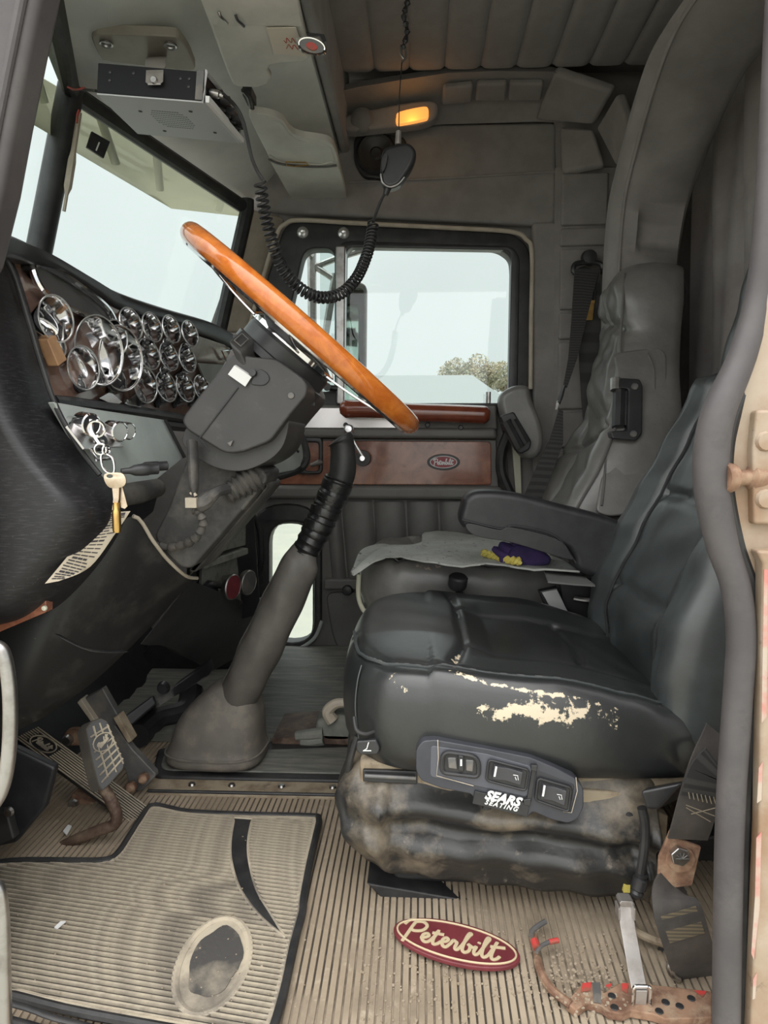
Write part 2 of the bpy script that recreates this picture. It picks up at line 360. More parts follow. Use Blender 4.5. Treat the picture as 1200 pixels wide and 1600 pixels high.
speckle = mat('speckled_grey_control_plate', (.22, .22, .195), .6, mott=((.10, .10, .09), 60, .5, .66), dust=((.36, .35, .31), 30, .5, .7, .5))
brightrim = mat('bright_metal_and_highlight', (.88, .88, .88), .28, .85)  # bright metal; on the gauge mouths it draws the highlight line
amber = mat('amber_lens', (.85, .35, .08), .3, emit=((1.0, .40, .09), .75))
creampan = mat('pale_cream_panel', (.62, .61, .48), .5)
glassm = bpy.data.materials.new('clear_glass'); glassm.use_nodes = True
_t = glassm.node_tree; _t.nodes.clear(); _o = _n(_t, 'ShaderNodeOutputMaterial'); _m = _n(_t, 'ShaderNodeMixShader'); _tr = _n(_t, 'ShaderNodeBsdfTransparent'); _gl = _n(_t, 'ShaderNodeBsdfGlossy'); _fr = None
_tr.inputs[0].default_value = (.865, .905, .895, 1); _gl.inputs['Roughness'].default_value = .02
_m.inputs[0].default_value = .035; _t.links.new(_tr.outputs[0], _m.inputs[1]); _t.links.new(_gl.outputs[0], _m.inputs[2]); _t.links.new(_m.outputs[0], _o.inputs[0])

# script lettering drawn as pen strokes (unit height about 1, advance along x)
SCRIPT = [
 [(0.05, -.15), (.12, .25), (.22, .85), (.30, 1.0), (.55, 1.05), (.72, .88), (.62, .62), (.35, .50), (.2, .52)], [(-.12, .72), (.0, .98), (.25, 1.08)],
 [(.62, .25), (.78, .28), (.92, .42), (.82, .52), (.70, .40), (.72, .18), (.86, .08), (1.02, .2), (1.18, .62), (1.20, .82)],
 [(1.18, .75), (1.12, .3), (1.18, .08), (1.32, .14), (1.42, .3)], [(1.0, .62), (1.45, .66)],
 [(1.42, .3), (1.58, .34), (1.66, .46), (1.56, .54), (1.46, .40), (1.50, .16), (1.64, .08), (1.78, .3), (1.84, .5), (1.94, .46), (2.0, .4), (1.98, .15), (2.08, .1), (2.2, .35)],
 [(2.2, .35), (2.36, .9), (2.42, 1.02), (2.34, 1.04), (2.27, .7), (2.25, .2), (2.36, .06), (2.5, .18), (2.5, .4), (2.40, .5)], [(2.46, .46), (2.62, .38), (2.72, .46), (2.68, .2), (2.76, .08), (2.88, .2)], [(2.78, .66), (2.80, .72)],
 [(2.88, .2), (3.06, .8), (3.12, 1.0), (3.04, 1.04), (2.98, .7), (2.98, .2), (3.08, .06), (3.22, .22)], [(3.22, .22), (3.36, .7), (3.42, .95)], [(3.40, .9), (3.32, .3), (3.38, .08), (3.52, .12), (3.62, .28)], [(3.2, .66), (3.75, .76)]]
def script_mb(o, u, v, length, height, r, n_up, sl=0.0):
    u = V(u).normalized(); v = V(v).normalized(); o = V(o); nn = V(n_up).normalized(); mb = MB()
    sx = length / 3.9; sy = height / 1.1
    for st in SCRIPT:
        pts = [o + u * ((x - 1.82 + sl * y) * sx) + v * ((y - .5) * sy) for x, y in st]
        mb.tube(spline(pts, 5) if len(pts) > 2 else pts, r, n=6, up=nn, flat=.4)
    return mb
def ellipse(o, u, v, a, b, n=48): o = V(o); u = V(u).normalized(); v = V(v).normalized(); return [o + u * math.cos(2 * PI * k / n) * a + v * math.sin(2 * PI * k / n) * b for k in range(n)]
# ------------------------------------------------------------------ outside
gm = mat('pale_yard_concrete', (.40, .39, .325), .9, mott=((.35, .345, .295), .8, .4, .65), dust=((.28, .27, .24), 5, .62, .75, .5))
g = struct(obj('ground', MB().box((0, 20, -1.25), (160, 160, .1)), gm))
YD = 2.28                                   # inner face of the passenger door trim
tm = mat('white_trailer_sheet', (.33, .35, .345), .5); tm2 = mat('pale_grey_roof_sheet', (.21, .23, .225), .6)
TY = 26.0
t = thing('trailer', 'long white trailer with a pale flat roof seen through the side window', 'trailer', (0, TY, -1.2))
b_, c_ = P(738, 586, TY), P(806, 640, TY - 2.5)
obj('roof', MB().loft([[(-12, TY, b_.z), (b_.x, TY, b_.z), (b_.x, TY, b_.z - .12), (-12, TY, b_.z - .12)], [(-12, TY - 2.5, 2.2), (c_.x - .15, TY - 2.5, 2.2), (c_.x - .15, TY - 2.5, 2.0), (-12, TY - 2.5, 2.0)]]), tm2, t, smooth=False)
obj('body', MB().box(((-12 + c_.x - .2) / 2, TY - 1.2, .75), (12 + c_.x - .2, 2.3, 2.5)), tm, t, smooth=False)
for i in range(16):
    x = i * .9 - 11
    if x < c_.x - .3: obj('side_rib', MB().box((x, TY - 2.36, .75), (.07, .05, 2.4)), tm2, t, smooth=False)
for x in (-10.5, -9.4, 2.0): obj('wheel', MB().lathe([(.1, -.12), (.47, -.12), (.5, -.08), (.5, .08), (.47, .12), (.1, .12)], (x, TY - 1.9, -.7), (0, 1, 0)), rubber, t)

leafm = mat('hazed_autumn_leaves', (.25, .26, .18), .8, mott=((.36, .31, .21), .8, .4, .6)); barkm = mat('grey_bark', (.20, .17, .14), .9)  # leaf tone is paled to put distance haze into the colour
darkleaf = mat('dark_green_leaves', (.035, .075, .03), .8, mott=((.07, .12, .05), .8, .4, .6))
def tree(label, c, rx, rz, blobs, nleaf, lm, seed, s=.35):
    rnd = random.Random(seed); t = thing('tree', label, 'tree', (c.x, c.y, -1.2)); tr = MB(); lv = MB()
    tr.tube([(c.x, c.y, -1.2), (c.x + .1, c.y, c.z * .4), (c.x, c.y, c.z)], [.35, .28, .12])
    for k in range(blobs):
        an = rnd.uniform(0, 2 * PI); bc = V((c.x + math.cos(an) * rx * rnd.uniform(.2, .8), c.y + math.sin(an) * rx * rnd.uniform(.2, .8), c.z + rz * rnd.uniform(-.5, .75) * (1 - .3 * abs(math.cos(an)))))
        tr.tube([(c.x, c.y, c.z * .5), (c.x * .5 + bc.x * .5, c.y * .5 + bc.y * .5, c.z * .6 + bc.z * .3), bc], [.16, .1, .03], n=5)
        for i in range(nleaf):
            d = V((rnd.gauss(0, 1), rnd.gauss(0, 1), rnd.gauss(0, 1))).normalized() * rnd.uniform(.3, 1) ** .5
            p = bc + V((d.x * rx * .34, d.y * rx * .34, d.z * rz * .34)); u = V((rnd.gauss(0, 1), rnd.gauss(0, 1), rnd.gauss(0, 1))).normalized(); v = u.orthogonal() * s * .6; u = u * s
            lv.add([p - u, p + v * .5, p + u, p - v * .5], [(0, 1, 2, 3)])
    obj('trunk', tr, barkm, t); o = obj('crown', lv, lm, t, smooth=False, fix=False); o['kind'] = 'stuff'
tree('bare-looking autumn tree rising behind the white trailer', P(738, 592, 60), 3.0, 2.4, 18, 420, leafm, 3, .14)
tree('smaller autumn tree at the right edge of the side window', P(800, 592, 76), 2.6, 2.0, 12, 380, leafm, 5, .14)

# passenger mirror outside
t = thing('side_mirror', 'tall passenger side mirror on white tube brackets outside the door window', 'mirror', P(545, 620, 2.75))
hb = MB(); hb.prism(fillet([P(538, 436, 2.72), P(573, 443, 2.72), P(571, 640, 2.72), P(536, 640, 2.72)], .025), (0, .05, 0)); obj('housing', hb, greymetal, t, bevel=.008)
mmir = mat('mirror_glass', (.35, .40, .37), .03, 1.0)
M_ = MB().prism(fillet([P(541, 446, 2.716), P(569, 451, 2.716), P(567, 632, 2.716), P(539, 632, 2.716)], .02), (0, .004, 0)); obj('mirror_face', M_, mmir, t)
for pl, r in (([(487, 385), (488, 520), (486, 640)], .017), ([(489, 418), (530, 402), (612, 378), (700, 350)], .012), ([(490, 415), (522, 436)], .012), ([(524, 428), (512, 500), (500, 575), (496, 640)], .014)):
    obj('bracket_tube', MB().tube([P(x, y, 2.7) for x, y in pl], r), steel, t)
obj('bracket_tube', MB().tube([P(487, 400, 2.7), P(462, 368, 2.34)], .012), steel, t); obj('bracket_tube', MB().tube([P(486, 638, 2.7), P(470, 660, 2.34)], .012), steel, t); obj('bracket_tube', MB().tube([P(489, 470, 2.7), P(545, 470, 2.75)], .010), steel, t)

# ------------------------------------------------------------------ floor
ZT = .012
def floor_z(y): return -.11 * max(0, 1.13 - y)
fb = MB(); x = -1.05; prof = []
pitch = .0112
while x < 1.0:
    prof += [(x, 0), (x + pitch * .70, 0), (x + pitch * .76, -.0035), (x + pitch * .94, -.0035)]; x += pitch
rows = [[(a, y, b + floor_z(y)) for a, b in prof] for y in (.80, .9, 1.0, 1.13, 1.5, 2.30)]
fl = struct(obj('floor', MB().grid(rows), floormat_m, smooth=False, fix=False))
gb = MB().grid([[(-1.05, y, floor_z(y) - .002), (1.0, y, floor_z(y) - .002)] for y in (.80, .9, 1.0, 1.13, 1.5, 2.30)])
obj('groove_bed', gb, groove_floor, fl, smooth=False, fix=False)
obj('subfloor', MB().box((.1, 1.58, -.14), (2.5, 1.56, .12)), greymetal, fl, smooth=False)
# door sill lip nearest the camera
sl = struct(obj('trim_1', MB().tube(spline([P(-60, 1548, .83), P(40, 1574, .83), P(130, 1602, .83), P(500, 1680, .83)], 4), .005, flat=.6).tube(spline([P(-60, 1575, .82), P(40, 1600, .82), P(130, 1625, .82), P(500, 1700, .82)], 4), .006, flat=.6), rubber))
sl2 = struct(obj('trim_2', MB().box((.1, .79, -.10), (1.9, .05, .12)), cream, bevel=.01))
# centre floor cover around the shifter and the far floor
tb = MB(); pts = [PZ(238, 1212, ZT), PZ(560, 1219, ZT), PZ(560, 1150, ZT), PZ(246, 1168, ZT)]
o = struct(obj('trim_3', MB().prism(fillet(pts, .02), (0, 0, -ZT - .01)), rubber, bevel=.006)); 
cv = MB(); pts = [PZ(410, 1182, .045), PZ(552, 1182, .045), PZ(552, 1160, .045), PZ(410, 1160, .045)]
o2 = MB().prism(fillet([PZ(250, 1202, ZT + .003), PZ(556, 1208, ZT + .003), PZ(556, 1166, ZT + .003), PZ(255, 1176, ZT + .003)], .03), (0, 0, -.01)); obj('cover_plate', o2, tunnel, o, bevel=.003)
obj('edge_strip', MB().prism([PZ(230, 1238, .005), PZ(560, 1246, .005), PZ(560, 1210, .005), PZ(236, 1205, .005)], (0, 0, -.008)), creamdirty, o, bevel=.002)
obj('strip_bead', MB().tube([PZ(232, 1236, .006), PZ(545, 1243, .006)], .004), rubber, o)
struct(obj('trim_20', MB().prism([V((-.79, 1.05, -.02)), V((-1.02, 1.05, .34)), V((-1.04, 1.05, .34)), V((-1.04, 1.05, -.02))], (0, 1.2, 0)), plastic))
for px in (300, 362, 440, 520): obj('screw', MB().lathe([(.001, .004), (.006, .004), (.008, 0)], PZ(px, 1226 + (px - 300) * .02, .006), (0, 0, 1), 10), steel, o)
far = MB(); yf0, yf1 = 1.66, 2.27
rows = [[(x, y, .02 + .05 * max(0, (y - 2.0) / .27) + .004 * math.sin(y * 60 + x * 3)) for x in (-.85, -.5, -.3, -.1, .1)] for y in [1.64 + i * .63 / 20 for i in range(21)]]
struct(obj('trim_4', MB().grid(rows, (0, 0, -.02)), tunnel))
gl = MB(); rows = [[(x, y, .031 + .006 * math.sin(x * 40)) for x in (-.35, -.25, -.15, -.05)] for y in (1.62, 1.7, 1.78)]
struct(obj('trim_5', MB().grid(rows, (0, 0, -.02)), pedalrust))

# ------------------------------------------------------------------ walls
win_main = [(541, 384), (778, 388), (797, 402), (799, 420), (795, 632), (537, 632)]
win_vent = [(476, 389), (523, 388), (523, 612), (424, 612)]
peep = [(421, 817), (490, 817), (490, 1003), (421, 1003)]
def fil2(px, D, r, n=6): return [(p.x, p.z) for p in fillet([P(a, b, D) for a, b in px], r, n)]
def yring(outer, holes, D, t, bev): return plate_mesh(outer, holes, MY(D + t / 2), t, bev)
hole = fil2([(455, 366), (808, 376), (808, 640), (405, 640)], 2.33, .03)
ph = fil2(peep, 2.33, .07)
wallo = [(-1.1, -.2), (-1.1, 1.03), (-.69, 1.10), (-.545, 1.47), (-.5, 1.95), (1.3, 1.95), (1.3, -.2)]
wr = struct(obj('wall_right', yring(wallo, [hole, ph], 2.31, .05, 0), headliner, smooth=False))
wb = struct(obj('wall_back', MB().box((1.31, 1.6, .9), (.05, 1.6, 2.2)), headliner))
wf = struct(obj('wall_front', MB().box((-1.03, 1.58, .45), (.05, 1.5, 1.2)), vinyl))
wl_ = MB().box((-.82, .86, .45), (.46, .05, 1.3)); wl_.box((.95, .89, .85), (.75, .05, 2.2)); wl_.box((0, .86, 1.74), (1.4, .05, .42))
struct(obj('wall_left', wl_, cream, smooth=False))
# upper side wall pad above the side window, with a stitched seam
up = MB(); 
wp = struct(obj('trim_6', slab([(400, 205), (560, 196), (870, 190), (868, 350), (832, 352), (800, 350), (470, 334), (405, 330)], 2.265, .03, .02), headliner, bevel=.012))
obj('seam', MB().tube([P(545, 285, 2.262), P(700, 278, 2.262), P(868, 268, 2.262)], .004), headliner, wp)
obj('rear_column', slab([(832, 346), (872, 346), (868, 760), (835, 760)], 2.25, .04, .015), headliner, wp, bevel=.01)

# ------------------------------------------------------------------ ceiling
cl = struct(obj('ceiling', MB().box((.4, 1.6, 1.90), (1.9, 1.6, .06)), headliner))
ZR = P(700, 113, 2.1).z
edges = [P(x, 113, 2.1).x for x in (530, 585, 640, 695, 751, 806, 862, 920, 975, 1030, 1085)]
def roof_pad(xa, xb, y0, y1):
    rows = []; n = 9
    ys = [y0 + (y1 - y0) * i / 24 for i in range(25)]
    for y in ys:
        e = min(1, (y1 - y) / .05 + .02); z1 = ZR + .008 * (1 - math.sqrt(max(0, 1 - (1 - e) ** 2)))
        rows.append([(xa + (xb - xa) * j / n, y, z1 - .010 * (1 - abs(2 * j / n - 1) ** 6) + .010) for j in range(n + 1)])
    return MB().grid(rows, (0, 0, .04))
for xa, xb in zip(edges, edges[1:]): obj('padded_panel', roof_pad(xa, xb, .9, 2.10), headliner, cl, ang=60)
# curved soffit between roof and side wall, with pads
top = [P(x, y, 2.1) for x, y in ((500, 150), (560, 136), (620, 126), (700, 114), (780, 111), (862, 112), (900, 122))]
bot = [P(x, y, 2.262) for x, y in ((520, 212), (575, 205), (630, 200), (700, 194), (780, 192), (840, 190), (880, 192))]
rows = []
for k in range(9):
    tt = k / 8; rows.append([a.lerp(b, tt) + V((0, .03, .02)) * math.sin(tt * PI) for a, b in zip(top, bot)])
so = struct(obj('trim_7', MB().grid(rows, (0, .03, .03)), headliner))
def quadpad(px, Ds, t, m=headliner, parent=None, name='pad', bev=.008):
    pts = [P(a, b, d) for (a, b), d in zip(px, Ds)]
    c = sum(pts, V((0, 0, 0))) / len(pts); n = (pts[1] - pts[0]).cross(pts[2] - pts[0]).normalized()
    if n.y < 0: n = -n
    return obj(name, MB().prism([p + (c - p) * .01 for p in pts], n * t), m, parent, bevel=bev, seg=3)
for q, d in (([(745, 132), (793, 131), (790, 160), (742, 160)], (2.13, 2.13, 2.2, 2.2)), ([(796, 131), (850, 131), (846, 159), (794, 160)], (2.13, 2.13, 2.2, 2.2)), ([(693, 138), (740, 133), (738, 162), (690, 166)], (2.13, 2.13, 2.2, 2.2))):
    quadpad(q, d, .02, parent=so)
cp = struct(obj('trim_8', slab([(862, 110), (1000, 120), (1000, 280), (870, 280)], 2.27, .03), headliner))
quadpad([(864, 112), (957, 144), (927, 197), (834, 190)], (2.10, 2.05, 2.2, 2.25), .03, parent=cp, bev=.012)
quadpad([(962, 146), (984, 215), (962, 262), (930, 200)], (2.04, 2.0, 2.14, 2.2), .03, parent=cp, bev=.012)
quadpad([(874, 196), (928, 200), (946, 256), (878, 270)], (2.24, 2.21, 2.18, 2.24), .03, parent=cp, bev=.012)
bp = struct(obj('trim_9', slab([(868, 262), (965, 262), (960, 800), (862, 800)], 2.25, .05), headliner))
for y0, y1 in ((270, 352), (356, 384), (388, 484), (488, 530), (534, 640), (644, 700), (704, 800)):
    xl = 878 - (y0 - 270) * .02
    quadpad([(xl, y0), (952, y0 - 2), (950, y1 - 2), (xl - 1, y1)], (2.235,) * 4, .03, parent=bp, bev=.007)

# ------------------------------------------------------------------ light header shelf over the windscreen
hd = [V((-.86, 1.6, 1.535)), V((-.60, .92, 1.49)), V((-.40, .92, 1.56)), V((-.30, .92, 1.60)), V((-.30, 2.26, 1.60)), V((-.40, 2.26, 1.56)), V((-.585, 2.26, 1.475))]
hb = MB(); N = 15; rows = []
for i in range(N):
    y = .9 + (2.27 - .9) * i / (N - 1); fx = -.80 + abs(y - 1.6) * .33 + .0
    fz = 1.525 - abs(y - 1.6) * .06
    rows.append([(fx - .02, y, fz + .06), (fx, y, fz), (fx + .05, y, fz + .012), (-.45, y, 1.575), (-.33, y, 1.60), (-.255, y, 1.625), (-.245, y, 1.85)])
hdr = struct(obj('trim_10', MB().grid(rows, (-.02, 0, .05)), header, ang=50))
# dark rear edge of the shelf
struct(obj('trim_11', MB().box((-.235, 1.58, 1.745), (.03, 1.38, .23)), headliner, bevel=.01))

# ------------------------------------------------------------------ windscreens
cpost = [P(62, 390, 1.6), P(112, 150, 1.6)]
Ab, At = P(347, 500, 2.2), P(386, 328, 2.2)
pb = V((cpost[0].x, 1.6, cpost[0].z)); ptp = V((cpost[1].x, 1.6, cpost[1].z))
mir = lambda p: V((p.x, 3.2 - p.y, p.z))
ext = lambda b, t, k: b + (b - t) * k
for nm, A, B in (('window_1', Ab, At), ('window_2', mir(Ab), mir(At))):
    quad = [ext(A, B, .35), B, ptp, ext(pb, ptp, .35)]
    n = (quad[1] - quad[0]).cross(quad[2] - quad[0]).normalized()
    struct(obj(nm, MB().prism(quad, n * .005), glassm, smooth=False))
# rubber around the panes
def bar(a, b, r, fl=1.0): return MB().tube([a, b], r, n=12, flat=fl)
cpm = struct(obj('trim_12', bar(ext(pb, ptp, .3), ptp + V((0, 0, .02)), .028), rubber)); cpm.name = 'trim_12'
struct(obj('trim_22', MB().tube(spline([P(124, 176, 1.60), P(119, 210, 1.60), P(108, 280, 1.6), P(100, 330, 1.6)], 5), [.006] * 8 + [.009] * 4 + [.004] * 4, n=8), tanbead))
struct(obj('trim_13', MB().tube([ext(Ab, At, .3), At, At + V((.0, .0, .03))], .022), rubber))
tr = MB(); tr.tube([At + V((0, .02, .005)), ptp + V((.0, 0, .008)), mir(At) + V((0, 0, .01))], .02); struct(obj('trim_14', tr, rubber))
struct(obj('trim_15', MB().loft([[P(352, 520, 2.2), P(400, 520, 2.28), P(404, 520, 2.30), P(345, 520, 2.26)], [P(392, 326, 2.2), P(440, 340, 2.28), P(446, 340, 2.3), P(384, 330, 2.26)]]), tanbead, bevel=.01))
# wiring tucked at the post, dark sticker on the screen
wr2 = thing('loose_wire', 'short red and black wires crossing the top of the windshield post', 'wire', P(125, 138, 1.45))
obj('red_wire', MB().tube(spline([P(106, 136, 1.5), P(118, 140, 1.48), P(132, 137, 1.45)], 5), .0022, n=6), redpaint, wr2); obj('black_wire', MB().tube(spline([P(112, 140, 1.5), P(128, 140, 1.47), P(150, 142, 1.4)], 5), .0028, n=6), rubber, wr2); obj('red_wire', MB().tube(spline([P(124, 172, 1.57), P(121, 180, 1.57), P(120, 192, 1.57)], 4), .003, n=6), redpaint, wr2)
st0 = thing('windshield_sticker', 'small black toll sticker with a white line on the windshield top corner', 'sticker', P(148, 232, 1.66))
obj('sticker_sheet', MB().prism([P(142, 206, 1.625), P(170, 222, 1.675), P(160, 248, 1.67), P(134, 231, 1.62)], (.004, -.002, 0)), plastic, st0, smooth=False)
obj('white_line', MB().prism([P(154, 222, 1.640), P(156, 223, 1.640), P(151, 236, 1.636), P(149, 235, 1.636)], (.001, -.001, 0)), whiteink, st0, smooth=False)
# unseen pale hood, added to bounce sky light up onto the header
hm = mat('bounce_hood_paint', (.62, .60, .56), .35)
hd0 = struct(obj('trim_21', MB().loft([[(-1.05, y, .98 + .05 * math.cos((y - 1.6) * 2)) for y in (.95, 1.2, 1.6, 2.0, 2.25)][::1] + [(-1.05, 2.25, .3), (-1.05, .95, .3)], [(-2.6, y, .86 + .05 * math.cos((y - 1.6) * 2)) for y in (1.1, 1.3, 1.6, 1.9, 2.1)] + [(-2.6, 2.1, .3), (-2.6, 1.1, .3)]]), hm))
# outside sun visor over the screens
lo = [P(20, 176, 1.25), P(98, 222, 1.72), P(118, 238, 1.76), P(268, 326, 2.35), P(392, 340, 2.6)]
hi = [mir(At) + V((-.06, 0, .06)), ptp + V((-.10, -.05, .07)), ptp + V((-.10, .05, .07)), At.lerp(ptp, .4) + V((-.08, .1, .09)), At + V((-.05, .35, .10))]
hi[0] = V((-.62, 1.0, 1.60))
visb = mat('translucent_cream_visor', (.55, .53, .44), .45, mott=((.40, .40, .36), 5, .4, .65))
_vt = visb.node_tree; _vb = _vt.nodes['Principled BSDF']; _vm = _n(_vt, 'ShaderNodeMixShader'); _vl = _n(_vt, 'ShaderNodeBsdfTranslucent'); _vl.inputs[0].default_value = (.66, .65, .55, 1); _vm.inputs[0].default_value = .55
_vo = [q for q in _vt.nodes if q.type == 'OUTPUT_MATERIAL'][0]; _vt.links.new(_vb.outputs[0], _vm.inputs[1]); _vt.links.new(_vl.outputs[0], _vm.inputs[2]); _vt.links.new(_vm.outputs[0], _vo.inputs[0])
t = thing('windshield_visor', 'pale cream outside sun visor hanging over the windshield tops', 'visor', (-.9, 1.8, 1.5))
obj('visor_sheet', MB().grid([hi, [a.lerp(b, .5) for a, b in zip(hi, lo)], lo], (-.012, 0, .008)), visb, t, ang=50)
for k, tt in ((0, .6), (2, .35), (2, .8), (3, .5)):
    a = hi[k].lerp(hi[k + 1], tt); b = lo[k].lerp(lo[k + 1], tt); obj('visor_bracket', MB().tube([a + V((.015, 0, -.01)), a.lerp(b, .75) + V((.015, 0, -.01))], .012, flat=.5), creampan, t)

# ------------------------------------------------------------------ passenger door
door = thing('door_1', None, None, (0.1, YD, .0), kind='structure'); D = YD
panelo = fil2([(372, 640), (776, 640), (790, 690), (796, 760), (812, 800), (812, 1046), (360, 1046)], D, .02)
obj('door_panel', yring(panelo, [fil2([(417, 812), (494, 812), (494, 1008), (417, 1008)], D, .075)], D, .03, .004), trimgrey, door)
# window frame
ro = fil2([(447, 346), (802, 364), (829, 390), (828, 640), (352, 640)], D - .02, .045)
obj('window_seal', yring(ro, [fil2(win_main, D - .02, .03), fil2(win_vent, D - .02, .035)], D - .02, .05, .006), rubber, door)
inn = [(530, 376), (800, 385), (812, 400), (808, 636), (526, 636)]
obj('inner_channel', yring(fil2(inn, D - .03, .035), [fil2([(541, 386), (797, 391), (799, 405), (794, 630), (537, 630)], D - .03, .03)], D - .03, .03, .003), plastic, door)
bead = spline([P(x, y, D - .035) for x, y in ((375, 560), (386, 523), (412, 430), (433, 366), (446, 350), (470, 344), (560, 349), (700, 356), (798, 362), (822, 374), (831, 396), (830, 500), (829, 608))], 6)
obj('edge_bead', MB().tube(bead, .007), tanbead, door)
obj('division_post', slab([(524, 383), (540, 383), (538, 632), (525, 632)], D - .055, .04), steel, door, bevel=.006)
for x, y in ((473, 363), (537, 364)): obj('screw', MB().lathe([(.001, .003), (.006, .004), (.007, .007), (.014, .004), (.018, 0)], P(x, y, D - .026), (0, -1, 0), 16), brightrim, door)
vl = obj('vent_latch', MB().tube([P(508, 605, D - .05), P(528, 607, D - .05)], .009).tube([P(511, 605, D - .06), P(511, 604, D - .1)], .012), plastic, door)
obj('lock_pin', MB().lathe([(.001, .035), (.008, .035), (.008, .0)], P(763, 630, D - .02), (0, 0, 1), 10), steel, door)
w3 = struct(obj('window_3', slab([(500, 375), (812, 380), (808, 640), (500, 640)], D + .025, .004), glassm, smooth=False))
w5 = struct(obj('window_4', slab([(460, 375), (528, 375), (528, 625), (410, 625)], D + .015, .004), glassm, smooth=False))
w4 = struct(obj('window_5', slab([(405, 800), (506, 800), (506, 1020), (405, 1020)], D + .02, .004), glassm, smooth=False))
# ledge, stainless plate, wooden pull
obj('sill_ledge', slab([(430, 632), (776, 632), (778, 672), (420, 672)], D - .035, .05), trimgrey, door, bevel=.008)
obj('bright_plate', slab([(418, 637), (624, 637), (620, 669), (410, 669)], D - .042, .008), stainless, door, bevel=.002)
lo_ = P(466, 650, D - .043); lg = MB().tube(ellipse(lo_, (1, 0, 0), (0, 0, 1), .030, .018), .0018, n=6, closed=True); lm = script_mb(lo_, (1, 0, 0), (0, 0, 1), .046, .016, .0014, (0, -1, 0)); lg.add(lm.v, lm.f); obj('etched_emblem', lg, greymetal, door)
hp = spline([P(x, y, D - .085) for x, y in ((531, 640), (545, 639), (600, 640), (640, 644), (700, 646), (750, 648), (765, 649))], 6)
rr = [.013 + .015 * min(1, i / 5) * min(1, (len(hp) - i) / 5) for i in range(len(hp))]
obj('pull_handle', MB().tube(hp, rr, n=14), handlewood, door)
for x in (560, 742): obj('handle_foot', MB().tube([P(x, 645, D - .085), P(x, 646, D - .03)], .009), steel, door)
for x, y in ((540, 664), (720, 668), (668, 664)): obj('screw', MB().lathe([(.001, .005), (.006, .005), (.008, 0)], P(x, y, D - .045), (0, -1, 0), 10), plastic, door)
# mouldings and burl insert
obj('upper_moulding', slab([(395, 668), (776, 668), (778, 686), (395, 684)], D - .045, .06), trimgrey, door, bevel=.012)
obj('insert_frame', slab([(395, 684), (776, 686), (780, 766), (395, 764)], D - .018, .03), trimgrey, door, bevel=.006)
obj('wood_insert', slab([(395, 688), (767, 690), (768, 758), (395, 757)], D - .026, .015, .012), burl, door, bevel=.003)
obj('lower_moulding', slab([(395, 758), (786, 760), (790, 782), (395, 780)], D - .042, .06), trimgrey, door, bevel=.014)
bd = P(693, 722, D - .03)
obj('badge_plate', MB().prism(ellipse(bd, (1, 0, 0), (0, 0, 1), .052, .026, 40), (0, .006, 0)), plastic, door, bevel=.0015)
bg_ = obj('badge', MB().prism(ellipse(bd - V((0, .003, 0)), (1, 0, 0), (0, 0, 1), .043, .0195, 40), (0, .005, 0)), redbadge, door)
obj('badge_rim', MB().tube(ellipse(bd - V((0, .004, 0)), (1, 0, 0), (0, 0, 1), .042, .0185, 40), .0014, n=6, closed=True), whiteink, bg_)
obj('badge_script', script_mb(bd - V((0, .0045, 0)), (1, 0, 0), (0, 0, 1), .066, .020, .0017, (0, -1, 0)), whiteink, bg_)
# inner handle pocket
obj('pocket_frame', yring(fil2([(462, 683), (504, 683), (504, 741), (462, 741)], D - .04, .02), [fil2([(476, 691), (498, 691), (498, 736), (476, 736)], D - .04, .012)], D - .04, .03, .004), plastic, door)
obj('pocket_plate', slab([(472, 688), (500, 688), (500, 739), (472, 739)], D - .022, .005), stainless, door)
obj('pocket_lever', MB().tube([P(486, 727, D - .05), P(499, 722, D - .055), P(504, 722, D - .055)], [.006, .009, .004]), greymetal, door)
# window crank
cr = obj('window_crank', MB().tube([P(547, 680, D - .09), P(556, 697, D - .085), P(567, 716, D - .075)], [.009, .012, .017], flat=.5), brightrim, door)
obj('crank_knob', MB().lathe([(.001, .035), (.010, .034), (.016, .022), (.014, .008), (.008, 0)], P(546, 673, D - .085), (0, -1, .15), 16), brightrim, cr)
obj('crank_washer', MB().lathe([(.001, .012), (.024, .012), (.026, 0)], P(567, 716, D - .06), (0, -1, 0), 20), plastic, cr)
obj('crank_hub', MB().lathe([(.001, .03), (.008, .03), (.010, 0)], P(567, 716, D - .065), (0, -1, 0), 14), chrome, cr)
# pleats
sx = [484, 508, 532, 583, 634, 685, 736, 788]
for a, b2 in zip(sx, sx[1:]):
    if a < 500: continue
    rows = []
    for i in range(13):
        v = i / 12; py = 783 + (920 - 783) * v
        sh = (1 - v) * 0 + v * 12 if a < 560 else v * 6
        ro_ = []
        for j in range(11):
            u = j / 10; p = P(a + sh + (b2 - a) * u, py, D); bul = .026 * math.sqrt(max(0, 1 - (2 * u - 1) ** 2)) * (1 - .35 * abs(2 * v - 1) ** 3)
            ro_.append(p - V((0, bul, 0)))
        rows.append(ro_)
    obj('pleat', MB().grid(rows), gvinyl, door, ang=80)
obj('pleat_base', slab([(505, 905), (800, 905), (800, 925), (505, 922)], D - .03, .04), trimgrey, door, bevel=.008)
obj('door_pocket', slab([(507, 925), (600, 925), (600, 1036), (540, 1036), (520, 1000)], D - .012, .03, .04), gvinyl, door, bevel=.008)
obj('pocket_knob', MB().lathe([(.001, .014), (.014, .012), (.018, 0)], P(543, 922, D - .03), (0, -1, 0), 14), plastic, door)
